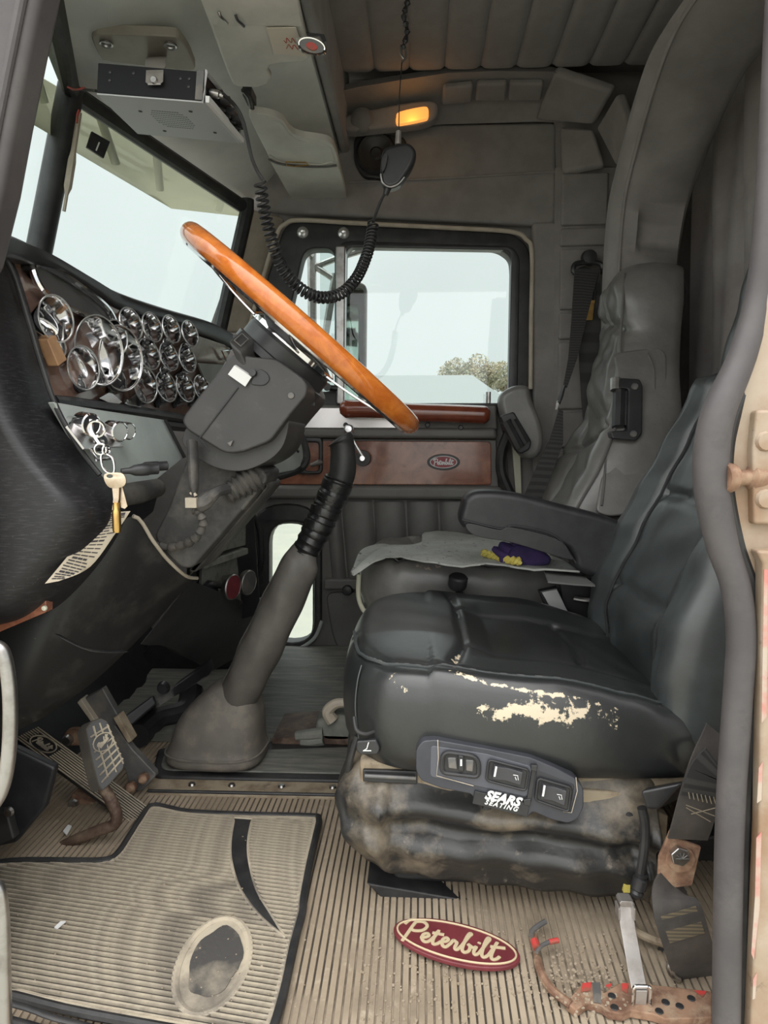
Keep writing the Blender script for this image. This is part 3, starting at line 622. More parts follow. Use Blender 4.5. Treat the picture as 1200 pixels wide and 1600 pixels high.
# peep window surround
po = fil2([(393, 787), (503, 787), (503, 1016), (393, 1016)], D - .012, .11)
obj('peep_seal', yring(po, [fil2([(421, 816), (491, 816), (491, 1003), (421, 1003)], D - .012, .075)], D - .012, .05, .008), rubber, door)
obj('peep_bead', MB().tube(spline([P(x, y, D - .02) for x, y in ((425, 1012), (445, 1017), (470, 1012), (492, 996), (503, 970))], 6), .006), dashgrey, door)
obj('rear_seal', MB().tube(spline([P(x, y, D - .05) for x, y in ((795, 676), (784, 705), (783, 735), (792, 760), (805, 785))], 6), .016), rubber, door)
obj('kick_sill', slab([(430, 1040), (560, 1040), (560, 1052), (430, 1052)], D - .03, .05), plastic, door, bevel=.006)
obj('rear_jamb', slab([(800, 690), (812, 690), (815, 780), (806, 778)], D + .0, .02), creampan, door)

# ------------------------------------------------------------------ sleeper opening trim and curtain
def band(path, w, D0, t, name, m, k=8):
    return None
rows = []
cs = spline([P(1110, -60, 1.42), P(1040, 40, 1.55), P(1005, 130, 1.7), (P(975, 240, 1.85)), P(958, 320, 1.93), P(950, 430, 2.0), P(947, 560, 2.05), P(945, 700, 2.08), P(943, 830, 2.08)], 8)
n = len(cs)
for i, p in enumerate(cs):
    v = i / (n - 1)
    wdt = .20 - .06 * v; wr_ = .034 * math.sin(v * 19 + 1.0) * (1 - abs(2 * v - 1)) + .014 * math.sin(v * 41)
    rows.append([p + V((.10, .22, .0)), p + V((0, .06, 0)), p + V((.002, .02, 0)), p + V((.025, -.01, 0)), p + V((.06, -.02 + wr_ * .4, 0)), p + V((.10 + wr_, -.03 - wr_, 0)), p + V((wdt + .01, -.02, 0)), p + V((wdt + .04, .06, 0)), p + V((wdt + .05, .18, 0))])
sp_ = struct(obj('trim_16', MB().grid(rows), headliner, ang=70))
obj('piping', MB().tube([r[3] - V((0, .003, 0)) for r in rows], .005, n=6), headliner, sp_)
# curtain with soft folds
rows = []
for i in range(30):
    z = .25 + 1.62 * i / 29; r_ = []
    for j in range(90):
        y = .93 + 1.22 * j / 89; x = .81 + .020 * math.sin(y * 34 + 1.2 * math.sin(z * 2)) + .010 * math.sin(y * 71 + z) - .04 * (z - .9) * .3
        r_.append((x, y, z))
    rows.append(r_)
t = obj('sleeper_curtain', MB().grid(rows, (.006, 0, 0)), curtaincloth, ang=80); tag(t, 'dark grey brown curtain hanging behind both seats', 'curtain')

# ------------------------------------------------------------------ near door frame (right) and front pillar (left)
rp = spline([P(x, y, d) for x, y, d in ((1270, -520, .80), (1238, -240, .80), (1222, -80, .80), (1208, 200, .80), (1197, 380, .80), (1182, 480, .80), (1156, 565, .79), (1124, 640, .78), (1112, 700, .78), (1112, 765, .78), (1128, 850, .78), (1150, 920, .78), (1158, 1000, .78), (1152, 1100, .78), (1140, 1300, .78), (1134, 1640, .78))], 8)
dsr = struct(obj('trim_17', MB().tube(rp, [.0125 + .003 * min(1, i / len(rp) / .45) + .003 * math.sin(min(1, max(0, (i / len(rp) - .4) / .3)) * PI) for i in range(len(rp))], n=16), sealrubber))
obj('seal_lip', MB().tube([p + V((.020, .012, 0)) for p in rp], .010), rubber, dsr)
fr = [(1252, -200), (1240, -80), (1215, 200), (1200, 380), (1184, 480), (1160, 570), (1136, 650), (1124, 705), (1124, 765), (1142, 850), (1162, 920), (1172, 1000), (1166, 1100), (1154, 1300), (1150, 1640), (1420, 1640), (1420, -560), (1285, -560)]
fro = struct(obj('trim_18', slab([(x + 12, y) for x, y in fr], .785, .03), cream, bevel=.004))
# raised strip with chipped red paint, hinge plate, striker
obj('jamb_strip', slab([(1182, 860), (1192, 880), (1186, 1290), (1172, 1640), (1240, 1640), (1240, 860)], .765, .02), cream, fro, bevel=.004)
redm = mat('chipped_red_paint', (.50, .20, .17), .5, mott=((.46, .38, .31), 18, .40, .56))
for pts in ([(1186, 1200), (1192, 1190), (1190, 1250), (1183, 1255)], [(1182, 1310), (1190, 1300), (1187, 1420), (1178, 1500), (1174, 1490), (1180, 1400)], [(1177, 1530), (1183, 1520), (1180, 1560), (1176, 1562)], [(1194, 890), (1200, 890), (1198, 1120), (1190, 1130)]):
    obj('paint_chip', slab(pts, .7645, .001), redm, fro)
obj('hinge_plate', slab([(1182, 640), (1230, 640), (1230, 820), (1178, 820), (1176, 700)], .772, .02), cream, fro, bevel=.004)
for y in (690, 780): obj('hinge_screw', MB().lathe([(.001, .004), (.009, .004), (.011, 0)], P(1196, y, .772), (0, -1, 0), 12), cream, fro)
st = P(1178, 746, .785); obj('striker_pin', MB().lathe([(.001, .052), (.015, .052), (.0165, .046), (.015, .04), (.0085, .037), (.0085, .022), (.014, .018), (.014, 0)], st + V((.012, 0, 0)), V((-1, -.25, 0)), 20), rust, fro)
# front pillar with its rubber
lp = [(62, -10), (30, 140), (8, 250), (-12, 340), (-60, 520), (-400, 520), (-400, -10)]
fp = struct(obj('trim_19', slab([(72, -60), (46, 60), (22, 180), (2, 290), (-30, 420), (-400, 420), (-400, -60)], .84, .05), sealrubber, bevel=.012))
obj('pillar_rubber', MB().tube(spline([P(x, y, .885) for x, y in ((78, -70), (50, 60), (26, 180), (4, 296), (-26, 420))], 5), .011), rubber, fp)
obj('pillar_groove', MB().tube(spline([P(x, y, .838) for x, y in ((46, -60), (22, 60), (-2, 180), (-24, 296))], 5), .006), sealrubber, fp)
# ------------------------------------------------------------------ dashboard
dash = thing('dashboard', 'black padded dashboard with a burl gauge panel and chrome gauge rings', 'dashboard', (-.6, 1.5, .65))
# padded cowl lip: a swept rounded section along the top of the gauge panel
up_ = [(-60, 360, .88), (0, 363, .955), (30, 372, 1.02), (75, 395, 1.10), (140, 432, 1.24), (190, 458, 1.36), (260, 482, 1.56), (330, 503, 1.82), (366, 522, 1.98)]
lw_ = [(-60, 402, .88), (0, 404, .97), (33, 408, 1.04), (85, 417, 1.11), (142, 452, 1.24), (190, 485, 1.36), (260, 508, 1.55), (330, 528, 1.81), (366, 545, 1.97)]
U = spline([P(*q) for q in up_], 5); Lw = spline([P(*q) for q in lw_], 5); rows = []
for a, b in zip(U, Lw):
    rows.append([b + V((-.07, 0, .0)), b + V((-.004, 0, -.002)), b + V((.003, 0, .002)), b.lerp(a, .3) + V((.006, 0, 0)), b.lerp(a, .75) + V((.006, 0, .002)), a + V((-.004, 0, 0)), a + V((-.04, 0, .010)), a + V((-.12, 0, .012)), a + V((-.30, 0, -.005)), a + V((-.42, 0, -.03))])
obj('padded_cowl', MB().grid(rows), vinyl, dash, ang=60)
# gauge panel: ruled between top and bottom edge lines
tE = [P(*q) for q in ((8, 405, 1.05), (40, 409, 1.09), (90, 419, 1.15), (142, 453, 1.25), (260, 506, 1.55), (366, 543, 1.97))]
bE = [P(*q) for q in ((78, 624, 1.05), (104, 626, 1.10), (126, 629, 1.15), (160, 633, 1.25), (238, 644, 1.52), (302, 655, 1.93))]
T_, B_ = spline(tE, 6), spline(bE, 6)
obj('gauge_panel', MB().grid([[a + V((-.004, 0, 0)) for a in T_], [b for b in B_]], (-.012, 0, 0)), burldash, dash, ang=60)
obj('panel_lip', MB().tube([b + V((.004, 0, -.004)) for b in B_], .011), vinyl, dash)
obj('panel_lip_back', MB().tube([b + V((-.006, 0, -.022)) for b in B_], .014), vinyl, dash)  # second vinyl roll set back below the lip, same colour as it
def on_panel(px, py):
    # intersection of the pixel ray with the gauge panel (nearest ruled point, solved numerically)
    best = None; r = ray(px, py)
    for a, b, a2, b2 in zip(T_, B_, T_[1:], B_[1:]):
        n = (b - a).cross(a2 - a)
        if abs(n.dot(r)) < 1e-9: continue
        tt = n.dot(a - V((0, 0, EYE))) / n.dot(r); p = V((0, 0, EYE)) + r * tt
        lo_y = min(a.y, b.y) - 1e-3; hi_y = max(a2.y, b2.y) + 1e-3
        s_ = (a.z - p.z) / (a.z - b.z); l = a.lerp(b, s_); l2 = a2.lerp(b2, s_)
        if l.y - 1e-4 <= p.y <= l2.y + 1e-4: return p
        e = min(abs(p.y - l.y), abs(p.y - l2.y))
        if best is None or e < best[0]: best = (e, p)
    return best[1]
AX = V((.86, -.31, .36)).normalized()
def gauge(cx, cy, r, Ln=.036, visor=.006, name='gauge', flat=False):
    """cx, cy: pixel of the middle of the chrome mouth"""
    m = on_panel(cx, cy); m = m + (V((0, 0, EYE)) - m).normalized() * (Ln * 1.5)      # mouth stands proud of the panel
    base = m - AX * Ln
    a = AX; ref = V((0, 0, 1)); u = (ref - a * ref.dot(a)).normalized()
    sl = (lambda h, t: h + (visor * math.cos(t) * (h / Ln)) if h > 0 else h) if not flat else None
    k = obj(name, MB().lathe([(r * .86, -.02), (r * .90, 0), (r * .94, Ln * .6), (r * 1.0, Ln * .96), (r * .99, Ln * 1.01), (r * .92, Ln * 1.0), (r * .90, Ln * .96), (r * .80, Ln * .3), (r * .74, .004)], base, a, 32, cap=False, slant=sl), chrome, dash, ang=50)
    lipr = []
    bq = a.cross(u)
    for q in range(32):
        t_ = 2 * PI * q / 32; hh = Ln * 1.005; hh = sl(hh, t_) if sl else hh; lipr.append(base + a * hh + (u * math.cos(t_) + bq * math.sin(t_)) * r * .97)
    obj('lip_highlight', MB().tube(lipr, .0014, n=6, closed=True), brightrim, k)  # bright ring added to stand for the highlight along the mouth
    obj('gauge_dial', MB().lathe([(.0005, .006), (r * .76, .006), (r * .76, 0)], base, a, 28), gaugeface, k)
    b = a.cross(u); th = 2.4 + (cx * 7 % 10) * .15; d = u * math.cos(th) + b * math.sin(th)
    o = base + a * .009; nd = MB().tube([o - d * r * .12, o + d * r * .58], [.0016, .0008], n=5); nd.lathe([(.0003, .003), (r * .1, .003), (r * .1, 0)], base + a * .0075, a, 10); obj('needle', nd, whiteink, k)
    tk = MB()
    for q in range(9):
        t2 = -2.2 + q * .55; d = u * math.cos(t2) + b * math.sin(t2); tk.tube([base + a * .0068 + d * r * .55, base + a * .0068 + d * r * .68], .0009, n=4)
    obj('dial_ticks', tk, whiteink, k)
    return k
for cx, cy, r in ((205, 506, .031), (238, 511, .030), (268, 514, .030), (297, 521, .030), (233, 553, .032), (264, 557, .031), (293, 561, .031), (260, 604, .034), (290, 606, .034), (316, 606, .034)): gauge(cx, cy, r)
for cx, cy, r in ((88, 498, .034), (131, 575, .034), (228, 602, .034), (181, 528, .030)): gauge(cx, cy, r, .042, .012)
for cx, cy, r in ((156, 548, .056), (190, 560, .056)): gauge(cx, cy, r, .050, .022)
gauge(72, 530, .036, .012, 0, flat=True)
# warning display with chrome surround
q = [on_panel(x, y) + V((.016, 0, 0)) for x, y in ((36, 414), (60, 418), (100, 440), (150, 478), (166, 506), (158, 512), (120, 494), (78, 474), (58, 462), (42, 440))]
q = spline(q, 4, True)
fr_ = obj('display_bezel', MB().tube(q, .006, n=8, closed=True), chrome, dash)
obj('bezel_wall', MB().loft([[p + V((.002, 0, 0)) for p in q], [p + V((-.022, 0, 0)) for p in q]], cap=False), chrome, fr_)
c0 = sum(q, V((0, 0, 0))) / len(q); obj('display_glass', MB().prism([c0 + (p - c0) * .99 + V((-.004, 0, 0)) for p in q], (-.004, 0, 0)), displayglass, dash)
# little burl tab, plates, dark outlet
def onp(l, h): return [on_panel(x, y) + V((h, 0, 0)) for x, y in l]
obj('wood_tab', MB().prism(onp([(46, 531), (60, 524), (78, 563), (64, 573)], .010), (.02, -.004, 0)), mat('tan_wood_tab', (.42, .24, .12), .6, mott=((.34, .19, .10), 30, .4, .6)), dash, bevel=.002)
for l in ([(150, 622), (168, 612), (186, 628), (176, 634)], [(190, 630), (202, 621), (218, 632), (212, 640)]): obj('bright_plate', MB().prism(onp(l, .002), (.004, 0, 0)), stainless, dash)
for x, y in ((196, 628), (247, 633), (163, 480)): obj('panel_screw', MB().lathe([(.0005, .005), (.005, .004), (.006, 0)], on_panel(x, y), (1, -.2, 0), 10), steel, dash)
obj('switch_plate', MB().prism(onp([(305, 567), (345, 570), (345, 600), (320, 600)], .002), (.004, 0, 0)), dashgrey, dash)
obj('outlet_frame', MB().tube(onp([(343, 548), (362, 546), (370, 565), (352, 568)], .006), .003, n=6, closed=True), chrome, dash)
# lower grey panel with ignition, knobs
gq = [PX(92, 632, -.50), PX(160, 640, -.505), PX(262, 656, -.52), PX(290, 722, -.50), PX(265, 766, -.47), PX(175, 772, -.45), PX(150, 740, -.455)]
gq = [P(84, 628, .99), P(160, 641, 1.15), P(258, 656, 1.40), P(288, 715, 1.42), P(232, 760, 1.22), P(180, 772, 1.12), P(150, 745, 1.06)]
lowp = obj('lower_panel', MB().prism(gq, (-.012, .004, .0)), dashgrey, dash, bevel=.002)
def on_low(px, py):
    n = (gq[1] - gq[0]).cross(gq[3] - gq[0]); r = ray(px, py); return V((0, 0, EYE)) + r * (n.dot(gq[0] - V((0, 0, EYE))) / n.dot(r))
NL = (gq[3] - gq[0]).cross(gq[1] - gq[0]).normalized()
if NL.x < 0: NL = -NL
KA = V((.9, -.42, -.12)).normalized()
obj('ignition_plate', MB().prism([on_low(x, y) + NL * .001 for x, y in ((100, 668), (140, 650), (190, 700), (128, 704))], NL * .004), stainless, lowp, bevel=.001)
def knob(px, py, r, L_, white=True):
    b0 = on_low(px, py) - KA * L_ * .3
    k = obj('knob', MB().lathe([(r * .5, 0), (r * .55, L_ * .4), (r * .95, L_ * .5), (r, L_ * .55), (r, L_ * .97), (r * .88, L_ * 1.0), (r * .82, L_ * .97), (.0005, L_ * .97)], b0, KA, 22), chrome, dash)
    obj('knob_face', MB().lathe([(.0005, L_ * .985), (r * .8, L_ * .985), (r * .8, L_ * .96)], b0, KA, 20), dashgrey if white else gaugeface, k)
knob(164, 671, .0165, .05); knob(183, 671, .0145, .042); knob(118, 660, .017, .05, False)
for y0, z0, r in ((735, 0, .0095), (730, .012, .0085)):
    b0 = on_low(182 + z0 * 1500, y0); ax_ = V((.75, .55, .05)).normalized()
    obj('toggle', MB().lathe([(.004, 0), (.005, .012), (.0085, .020), (r, .03), (r, .040), (r * .9, .042), (r * .9, .055), (.0005, .058)], b0 + KA * .01, ax_, 14), plastic, dash)
obj('lock_ring', MB().lathe([(.012, 0), (.014, .010), (.012, .014), (.006, .014), (.006, 0)], on_low(148, 690), KA, 20), chrome, dash)
obj('key_plate_small', MB().tube([on_low(x, y) + NL * .003 for x, y in ((141, 706), (165, 704), (170, 718), (148, 720))], .003, n=6, closed=True), chrome, dash)
obj('edge_trim', MB().tube([P(258, 656, 1.395), P(288, 715, 1.415)], .004), rubber, dash)
obj('lower_lip', MB().tube([P(178, 776, 1.10), P(215, 770, 1.16), P(246, 762, 1.22)], [.018, .019, .016], n=14), columnmat, dash)
obj('lip_face', MB().prism([P(180, 780, 1.11), P(250, 765, 1.24), P(240, 800, 1.26), P(205, 830, 1.15)], (-.03, .02, 0)), vinyl, dash, bevel=.004)

# near end of the dash: big padded vinyl side
outl = s2([(-40, 398), (2, 402), (16, 420), (38, 490), (62, 575), (84, 645), (118, 705), (150, 745), (176, 775), (188, 800), (180, 830), (150, 878), (110, 925), (70, 958), (20, 972), (-60, 975), (-80, 700)], 5, True)
def pad_side():
    D0, Dn = 1.06, .90
    pts = [P(a, b, 1.02) for a, b in outl]; f = lambda p: V((p.x, 1.04 - p.z, p.y))
    xy = [(p.x, p.z) for p in pts]
    return cushion(xy, 0, lambda a, b: .125, [(0.0, 0), (-.001, .2), (0.003, .45), (.012, .66), (.026, .84), (.043, .96), (.062, 1.0)], N=140, rings=10, fmap=f, scale=.26)
obj('side_pad', pad_side(), vinyl_side, dash, ang=60)
obj('side_piping', MB().tube([P(x, y, 1.0) for x, y in s2([(4, 398), (22, 430), (44, 500), (68, 580), (90, 640), (124, 700), (156, 742)], 5)], .004), rubber, dash)

# lower dash shell around the column, knee bolster
rows = []
topc = spline([P(-20, 938, 1.05), P(75, 940, 1.06), P(120, 905, 1.08), (P(160, 850, 1.10)), P(208, 806, 1.12), P(240, 846, 1.16), P(262, 874, 1.19), P(290, 899, 1.24), P(308, 903, 1.30)], 5)
botc = spline([P(-20, 1170, 1.10), P(30, 1140, 1.10), P(70, 1120, 1.12), P(105, 1096, 1.14), P(150, 1062, 1.18), P(195, 1020, 1.23), P(240, 975, 1.28), P(280, 930, 1.31), P(309, 908, 1.32)], 5)
for i, (a, b) in enumerate(zip(topc, botc)):
    r_ = []
    for j in range(11):
        v = j / 10; p = a.lerp(b, v); bul = .035 * math.sin(v * PI) * (1 - .6 * i / len(topc)); r_.append(p + V((0, -bul, 0)))
    r_.append(b + V((-.02, .05, .01))); rows.append(r_)
kb = obj('knee_bolster', MB().grid(rows, (-.004, .006, 0)), vinyl_dusty, dash, ang=60)
obj('bolster_rim', MB().tube([p + V((.001, -.003, 0)) for p in topc[20:]], .0032), tanbead, dash)
# fold ridges in the shell
obj('bolster_fold', MB().tube(spline([P(86, 990, 1.03), P(140, 1015, 1.05), P(200, 1018, 1.10)], 5), [.001] + [.005] * 9 + [.001], flat=.4), vinyl_dusty, dash)
# wood strip below the side pad
obj('wood_strip', MB().prism([P(-30, 955, .97), P(72, 938, .97), P(72, 957, .97), P(-30, 1000, .97)], (0, .02, 0)), burl, dash, bevel=.002)
obj('strip_end', MB().lathe([(.0005, .004), (.0035, .003), (.004, 0)], P(70, 950, .968), (0, -1, 0), 12), creampan, dash)
obj('red_tag', MB().prism([P(8, 952, .968), P(24, 950, .968), P(18, 957, .968), P(8, 957, .968)], (0, .003, 0)), redpaint, dash)

# passenger side of the dash behind the column
pk = obj('glovebox_face', MB().prism(fillet([P(455, 668, 1.72), P(470, 680, 1.78), P(478, 715, 1.78), P(470, 733, 1.76), P(380, 752, 1.50), P(380, 668, 1.55)], .02), (-.02, .03, 0)), dashgrey, dash, bevel=.004)
obj('glovebox_edge', MB().tube(spline([P(452, 650, 1.72), P(466, 672, 1.77), P(478, 706, 1.78), (P(476, 724, 1.77)), P(462, 735, 1.75), P(430, 745, 1.66), P(395, 753, 1.55)], 6), .011), rubber, dash)
obj('glovebox_catch', MB().tube([P(448, 697, 1.70), P(456, 689, 1.70), P(460, 682, 1.70)], .006).tube([P(456, 690, 1.70), P(466, 706, 1.72)], .004), chrome, dash)
obj('cream_underside', MB().prism([P(405, 757, 1.6), P(440, 748, 1.7), P(432, 768, 1.72), P(395, 785, 1.62), P(300, 870, 1.35), P(296, 900, 1.32)], (-.01, .05, 0)), creampan, dash)
# lower switch plate with two brake valve knobs
def quad(px, Ds): return [P(a, b, d) for (a, b), d in zip(px, Ds)]
sp2 = quad([(316, 884), (374, 866), (380, 944), (313, 972)], (1.62, 1.80, 1.80, 1.62)); obj('valve_plate', MB().prism(sp2, (-.01, .01, 0)), speckle, dash, bevel=.002)
obj('valve_backing', MB().prism(quad([(308, 800), (395, 770), (408, 960), (300, 990)], (1.63, 1.86, 1.86, 1.63)), (-.03, .03, 0)), plastic, dash, bevel=.004)
VA = V((.92, -.36, -.05)).normalized()
def valve(px, py, r, D_, m):
    b0 = P(px, py, D_); k = obj('valve_knob', MB().lathe([(r * .28, -.07), (r * .28, -.012), (r * .9, -.010), (r, -.004), (r, .004), (r * .93, .006), (r * .9, .003), (.0005, .003)], b0, VA, 28), steel, dash)
    obj('knob_face', MB().lathe([(.0005, .005), (r * .9, .005), (r * .9, 0)], b0, VA, 26), m, k)
valve(362, 917, .031, 1.62, maroon); valve(387, 910, .031, 1.68, greymetal)
obj('valve_blank', MB().lathe([(.0005, .01), (.026, .01), (.028, 0)], P(325, 925, 1.63), VA, 20), plastic, dash)
for x, y in ((316, 967), (375, 941)): obj('panel_screw', MB().lathe([(.0005, .005), (.006, .004), (.007, 0)], P(x, y, 1.6 + (x - 316) * .003), VA, 10), steel, dash)
for l in ([(338, 842), (384, 820), (384, 852), (338, 864)], [(352, 800), (382, 790), (382, 818), (345, 838)]):
    obj('radio_plate', MB().prism(quad(l, (1.64, 1.8, 1.8, 1.64)), (-.01, .01, 0)), speckle, dash, bevel=.002)
obj('radio_shelf', MB().prism(quad([(320, 878), (388, 856), (388, 866), (320, 890)], (1.6, 1.78, 1.78, 1.6)), (-.04, .03, 0)), speckle, dash, bevel=.003)
obj('support_tube', MB().tube(spline([P(394, 805, 1.95), P(404, 822, 1.95), P(408, 850, 1.95), P(407, 880, 1.95), P(400, 905, 1.95)], 5), .009), plastic, dash)
obj('support_bracket', MB().prism(quad([(385, 940), (420, 935), (418, 944), (385, 948)], (1.9, 2.0, 2.0, 1.9)), (0, .04, 0)), plastic, dash, bevel=.003)
obj('under_duct', MB().loft([quad([(300, 905), (312, 980), (250, 1010), (215, 1010)], (1.4, 1.55, 1.45, 1.35)), quad([(420, 955), (420, 1000), (330, 1050), (330, 990)], (2.1, 2.1, 1.9, 1.9))]), plastic, dash, bevel=.02)
obj('far_kick', MB().prism(quad([(300, 960), (420, 940), (420, 1010), (360, 1045), (170, 1105), (230, 1010)], (2.1,) * 6), (0, .1, 0)), plastic, dash, bevel=.01)

# paper label tucked beside the column
Lc = spline([P(152, 803, .98), P(130, 838, .96), P(100, 876, .94), P(70, 912, .915)], 6); Rc = spline([P(203, 799, 1.01), P(182, 830, .995), P(140, 886, .97), P(92, 908, .93)], 6)
t = obj('paper_card', MB().grid([[a.lerp(b, k / 4) for k in range(5)] for a, b in zip(Lc, Rc)], (.0006, .001, .0004)), paper, ang=80); tag(t, 'yellowed printed paper card tucked beside the steering column', 'paper')
pr = MB()
for k in range(24):
    f = .05 + .90 * k / 24 * .99; q_ = f * (len(Lc) - 1); i_ = int(q_); rnd = random.Random(k); a = Lc[i_].lerp(Lc[i_ + 1], q_ - i_); b = Rc[i_].lerp(Rc[i_ + 1], q_ - i_)
    s0, s1 = rnd.uniform(.08, .18), rnd.uniform(.7, .95)
    for w0, w1 in ((s0, s0 + (s1 - s0) * .35), (s0 + (s1 - s0) * .39, s0 + (s1 - s0) * .7), (s0 + (s1 - s0) * .74, s1)):
        off = V((.0002, -.0008, .0002)); pr.ribbon([a.lerp(b, w0) + off, a.lerp(b, w1) + off], (a - Lc[i_ + 1]).normalized() * (.0009 + .0007 * (k % 5 == 0)), (0, .0004, 0))
obj('printed_lines', pr, ink, t, smooth=False)

# keys hanging from the ignition
kt = thing('key_ring', 'bunch of worn keys hanging on rings from the ignition lock', 'keys', P(182, 830, 1.02))
def ring(c, r, u, v, rad=.0016): return MB().tube(ellipse(c, u, v, r, r, 20), rad, n=6, closed=True)
KD = .965
obj('ring', ring(P(150, 670, KD), .011, (1, .3, 0), (0, 0, 1), .0022), chrome, kt)
mb = MB().tube(spline([P(142, 655, KD), P(143, 672, KD), P(150, 686, KD), P(156, 694, KD)], 4), .003); obj('clasp', mb, chrome, kt)
obj('ring', ring(P(157, 702, KD), .0075, (1, .5, 0), (0, 0, 1)), chrome, kt); obj('ring', ring(P(166, 703, KD), .006, (.5, 1, 0), (0, 0, 1)), chrome, kt)
obj('ring', MB().tube(spline([P(159, 710, KD), P(160, 728, KD), P(168, 738, KD), P(178, 738, KD), P(178, 722, KD), P(172, 712, KD)], 4, True), .0017, n=6, closed=True), chrome, kt)
def key(px, bw, blade, Dk, m, nm='key'):
    k = obj(nm, plate_mesh([(p.x, p.z) for p in [P(a, b, Dk) for a, b in s2(px, 3, True)]], [[(p.x, p.z) for p in [P(172 + 5 * math.cos(t), 744 + 3 * math.sin(t), Dk) for t in [i * PI / 5 for i in range(10)]]]], MY(Dk), .002, .0003), m, kt)
    obj('key_blade', MB().prism([P(a, b, Dk) for a, b in blade], (0, .002, 0)), m, k, smooth=False)
key([(163, 742), (170, 739), (190, 739), (197, 748), (196, 757), (188, 762), (172, 762), (164, 752)], 0, [(175, 760), (186, 760), (185, 780), (181, 799), (175, 797), (177, 780)], KD - .004, keymetal)
key([(165, 741), (172, 740), (190, 741), (196, 749), (194, 757), (186, 761), (174, 761), (166, 752)], 0, [(183, 760), (191, 760), (199, 791), (195, 795), (189, 793)], KD + .001, keymetal)
obj('key_fob', MB().lathe([(.0005, 0), (.0052, .0), (.006, .004), (.006, .030), (.0045, .033), (.0045, .042), (.0005, .043)], P(183, 832, KD - .002), V((0, 0, 1)), 14), brass, kt)

# ------------------------------------------------------------------ steering column and wheel
stc = thing('steering_column', 'dark grey steering column shroud with turn signal lever and boot', 'steering column', P(300, 880, 1.25))
dcol = (P(470, 512, 1.25) - P(345, 660, 1.25)); dcol = V((dcol.x, 0, dcol.z)).normalized()       # up along the column
# near face outline of the shroud box
so_ = [(366, 549), (408, 573), (425, 560), (472, 590), (481, 606), (478, 622), (440, 680), (418, 706), (378, 712), (352, 708), (298, 692), (284, 660), (290, 650)]
so_ = [(363, 552), (400, 558), (432, 560), (474, 592), (481, 604), (479, 618), (450, 652), (422, 690), (372, 708), (350, 708), (292, 672), (284, 658), (288, 648)]
obj('shroud', slab(so_, 1.140, .22, .012), shroudmat, stc, bevel=.014, seg=4)
obj('shroud_lower', slab(s2([(300, 668), (350, 700), (420, 690), (448, 655), (450, 670), (440, 700), (415, 722), (375, 736), (330, 728), (290, 700), (286, 680)], 4, True), 1.165, .17), shroudmat, stc, bevel=.012, seg=4)
obj('shroud_seam', MB().tube([P(372, 605, 1.138), P(312, 684, 1.138), P(328, 705, 1.140)], .0012), plastic, stc)
obj('shroud_screw', MB().lathe([(.0005, .003), (.005, .003), (.006, 0)], P(455, 618, 1.140), (0, -1, 0), 12), greymetal, stc)
obj('shroud_tab', MB().prism([P(356, 692, 1.138), P(365, 688, 1.138), P(361, 697, 1.138)], (0, -.004, 0)), greymetal, stc)
# hazard / signal switch block on top with slot
obj('switch_stem', slab([(366, 545), (390, 560), (402, 568), (402, 582), (388, 590), (372, 565)], 1.150, .05), plastic, stc, bevel=.006)
obj('switch_block', MB().loft([[P(356, 533, 1.130), P(378, 513, 1.170), P(398, 530, 1.170), P(376, 552, 1.130)], [P(380, 590, 1.150), P(392, 565, 1.190), P(405, 572, 1.190), P(395, 594, 1.150)]]), shroudmat, stc, bevel=.004)
obj('switch_frame', MB().tube([P(366, 532, 1.137), P(378, 521, 1.155), P(388, 530, 1.155), P(376, 541, 1.137)], .0012, n=6, closed=True), greymetal, stc)
obj('slot_recess', slab(s2([(392, 598), (404, 578), (416, 582), (421, 592), (414, 601), (402, 602)], 4, True), 1.137, .02), plastic, stc, bevel=.003)
obj('slot_lever', MB().tube([P(394, 582, 1.130), P(408, 592, 1.175)], .006).box(P(404, 578, 1.178), (.012, .008, .018)), plastic, stc)
obj('tape_strip', MB().grid([[P(356, 585, 1.133), P(383, 604, 1.133)], [P(366, 571, 1.132), P(393, 589, 1.132)], [P(372, 569, 1.150), P(398, 586, 1.150)]], (0, .002, 0)), whiteink, stc)
# column cover going down
cc = [P(318, 690, 1.22), P(412, 738, 1.22), P(400, 770, 1.22), P(300, 895, 1.26), P(270, 885, 1.26), P(240, 850, 1.22), P(236, 840, 1.22), P(298, 700, 1.22)]
obj('column_cover', slab([(316, 690), (415, 735), (412, 752), (385, 790), (300, 888), (284, 888), (255, 862), (240, 838), (262, 795), (296, 705)], 1.20, .13, .012), columnmat, stc, bevel=.012, seg=3)
obj('cover_lower_face', slab([(415, 750), (420, 760), (400, 785), (305, 895), (292, 893), (385, 792)], 1.245, .12), columnmat, stc, bevel=.006)  # lower face of the column cover, in the cover's own material
# boot of the trailer brake lever and the lever itself
ax0, ax1 = P(352, 775, 1.185), P(402, 742, 1.20)
prf = []
for k in range(13):
    prf.append(((.014 + .0115 * k / 12) + (.004 if k % 2 else -.003), (ax1 - ax0).length * k / 12))
obj('lever_boot', MB().lathe(prf, ax0, ax1 - ax0, 20), columnmat, stc, ang=60)
obj('boot_plate', slab([(404, 734), (418, 740), (416, 752), (378, 800), (370, 795), (402, 752)], 1.2, .03), columnmat, stc, bevel=.006)
obj('lever_grip', MB().tube(spline([P(304, 788, 1.13), P(315, 787, 1.13), P(326, 778, 1.14), P(340, 768, 1.15), P(356, 764, 1.175)], 4), [.006, .009, .012, .014, .014, .014, .014, .0135, .013, .012, .011, .010, .009, .009, .009, .009, .009]), columnmat, stc)
obj('drop_lever', MB().tube(spline([P(300, 690, 1.14), P(302, 730, 1.13), P(303, 760, 1.125), P(304, 778, 1.125)], 4), [.014] * 5 + [.013] * 4 + [.010, .008, .006, .006], n=12, flat=.6), columnmat, stc)
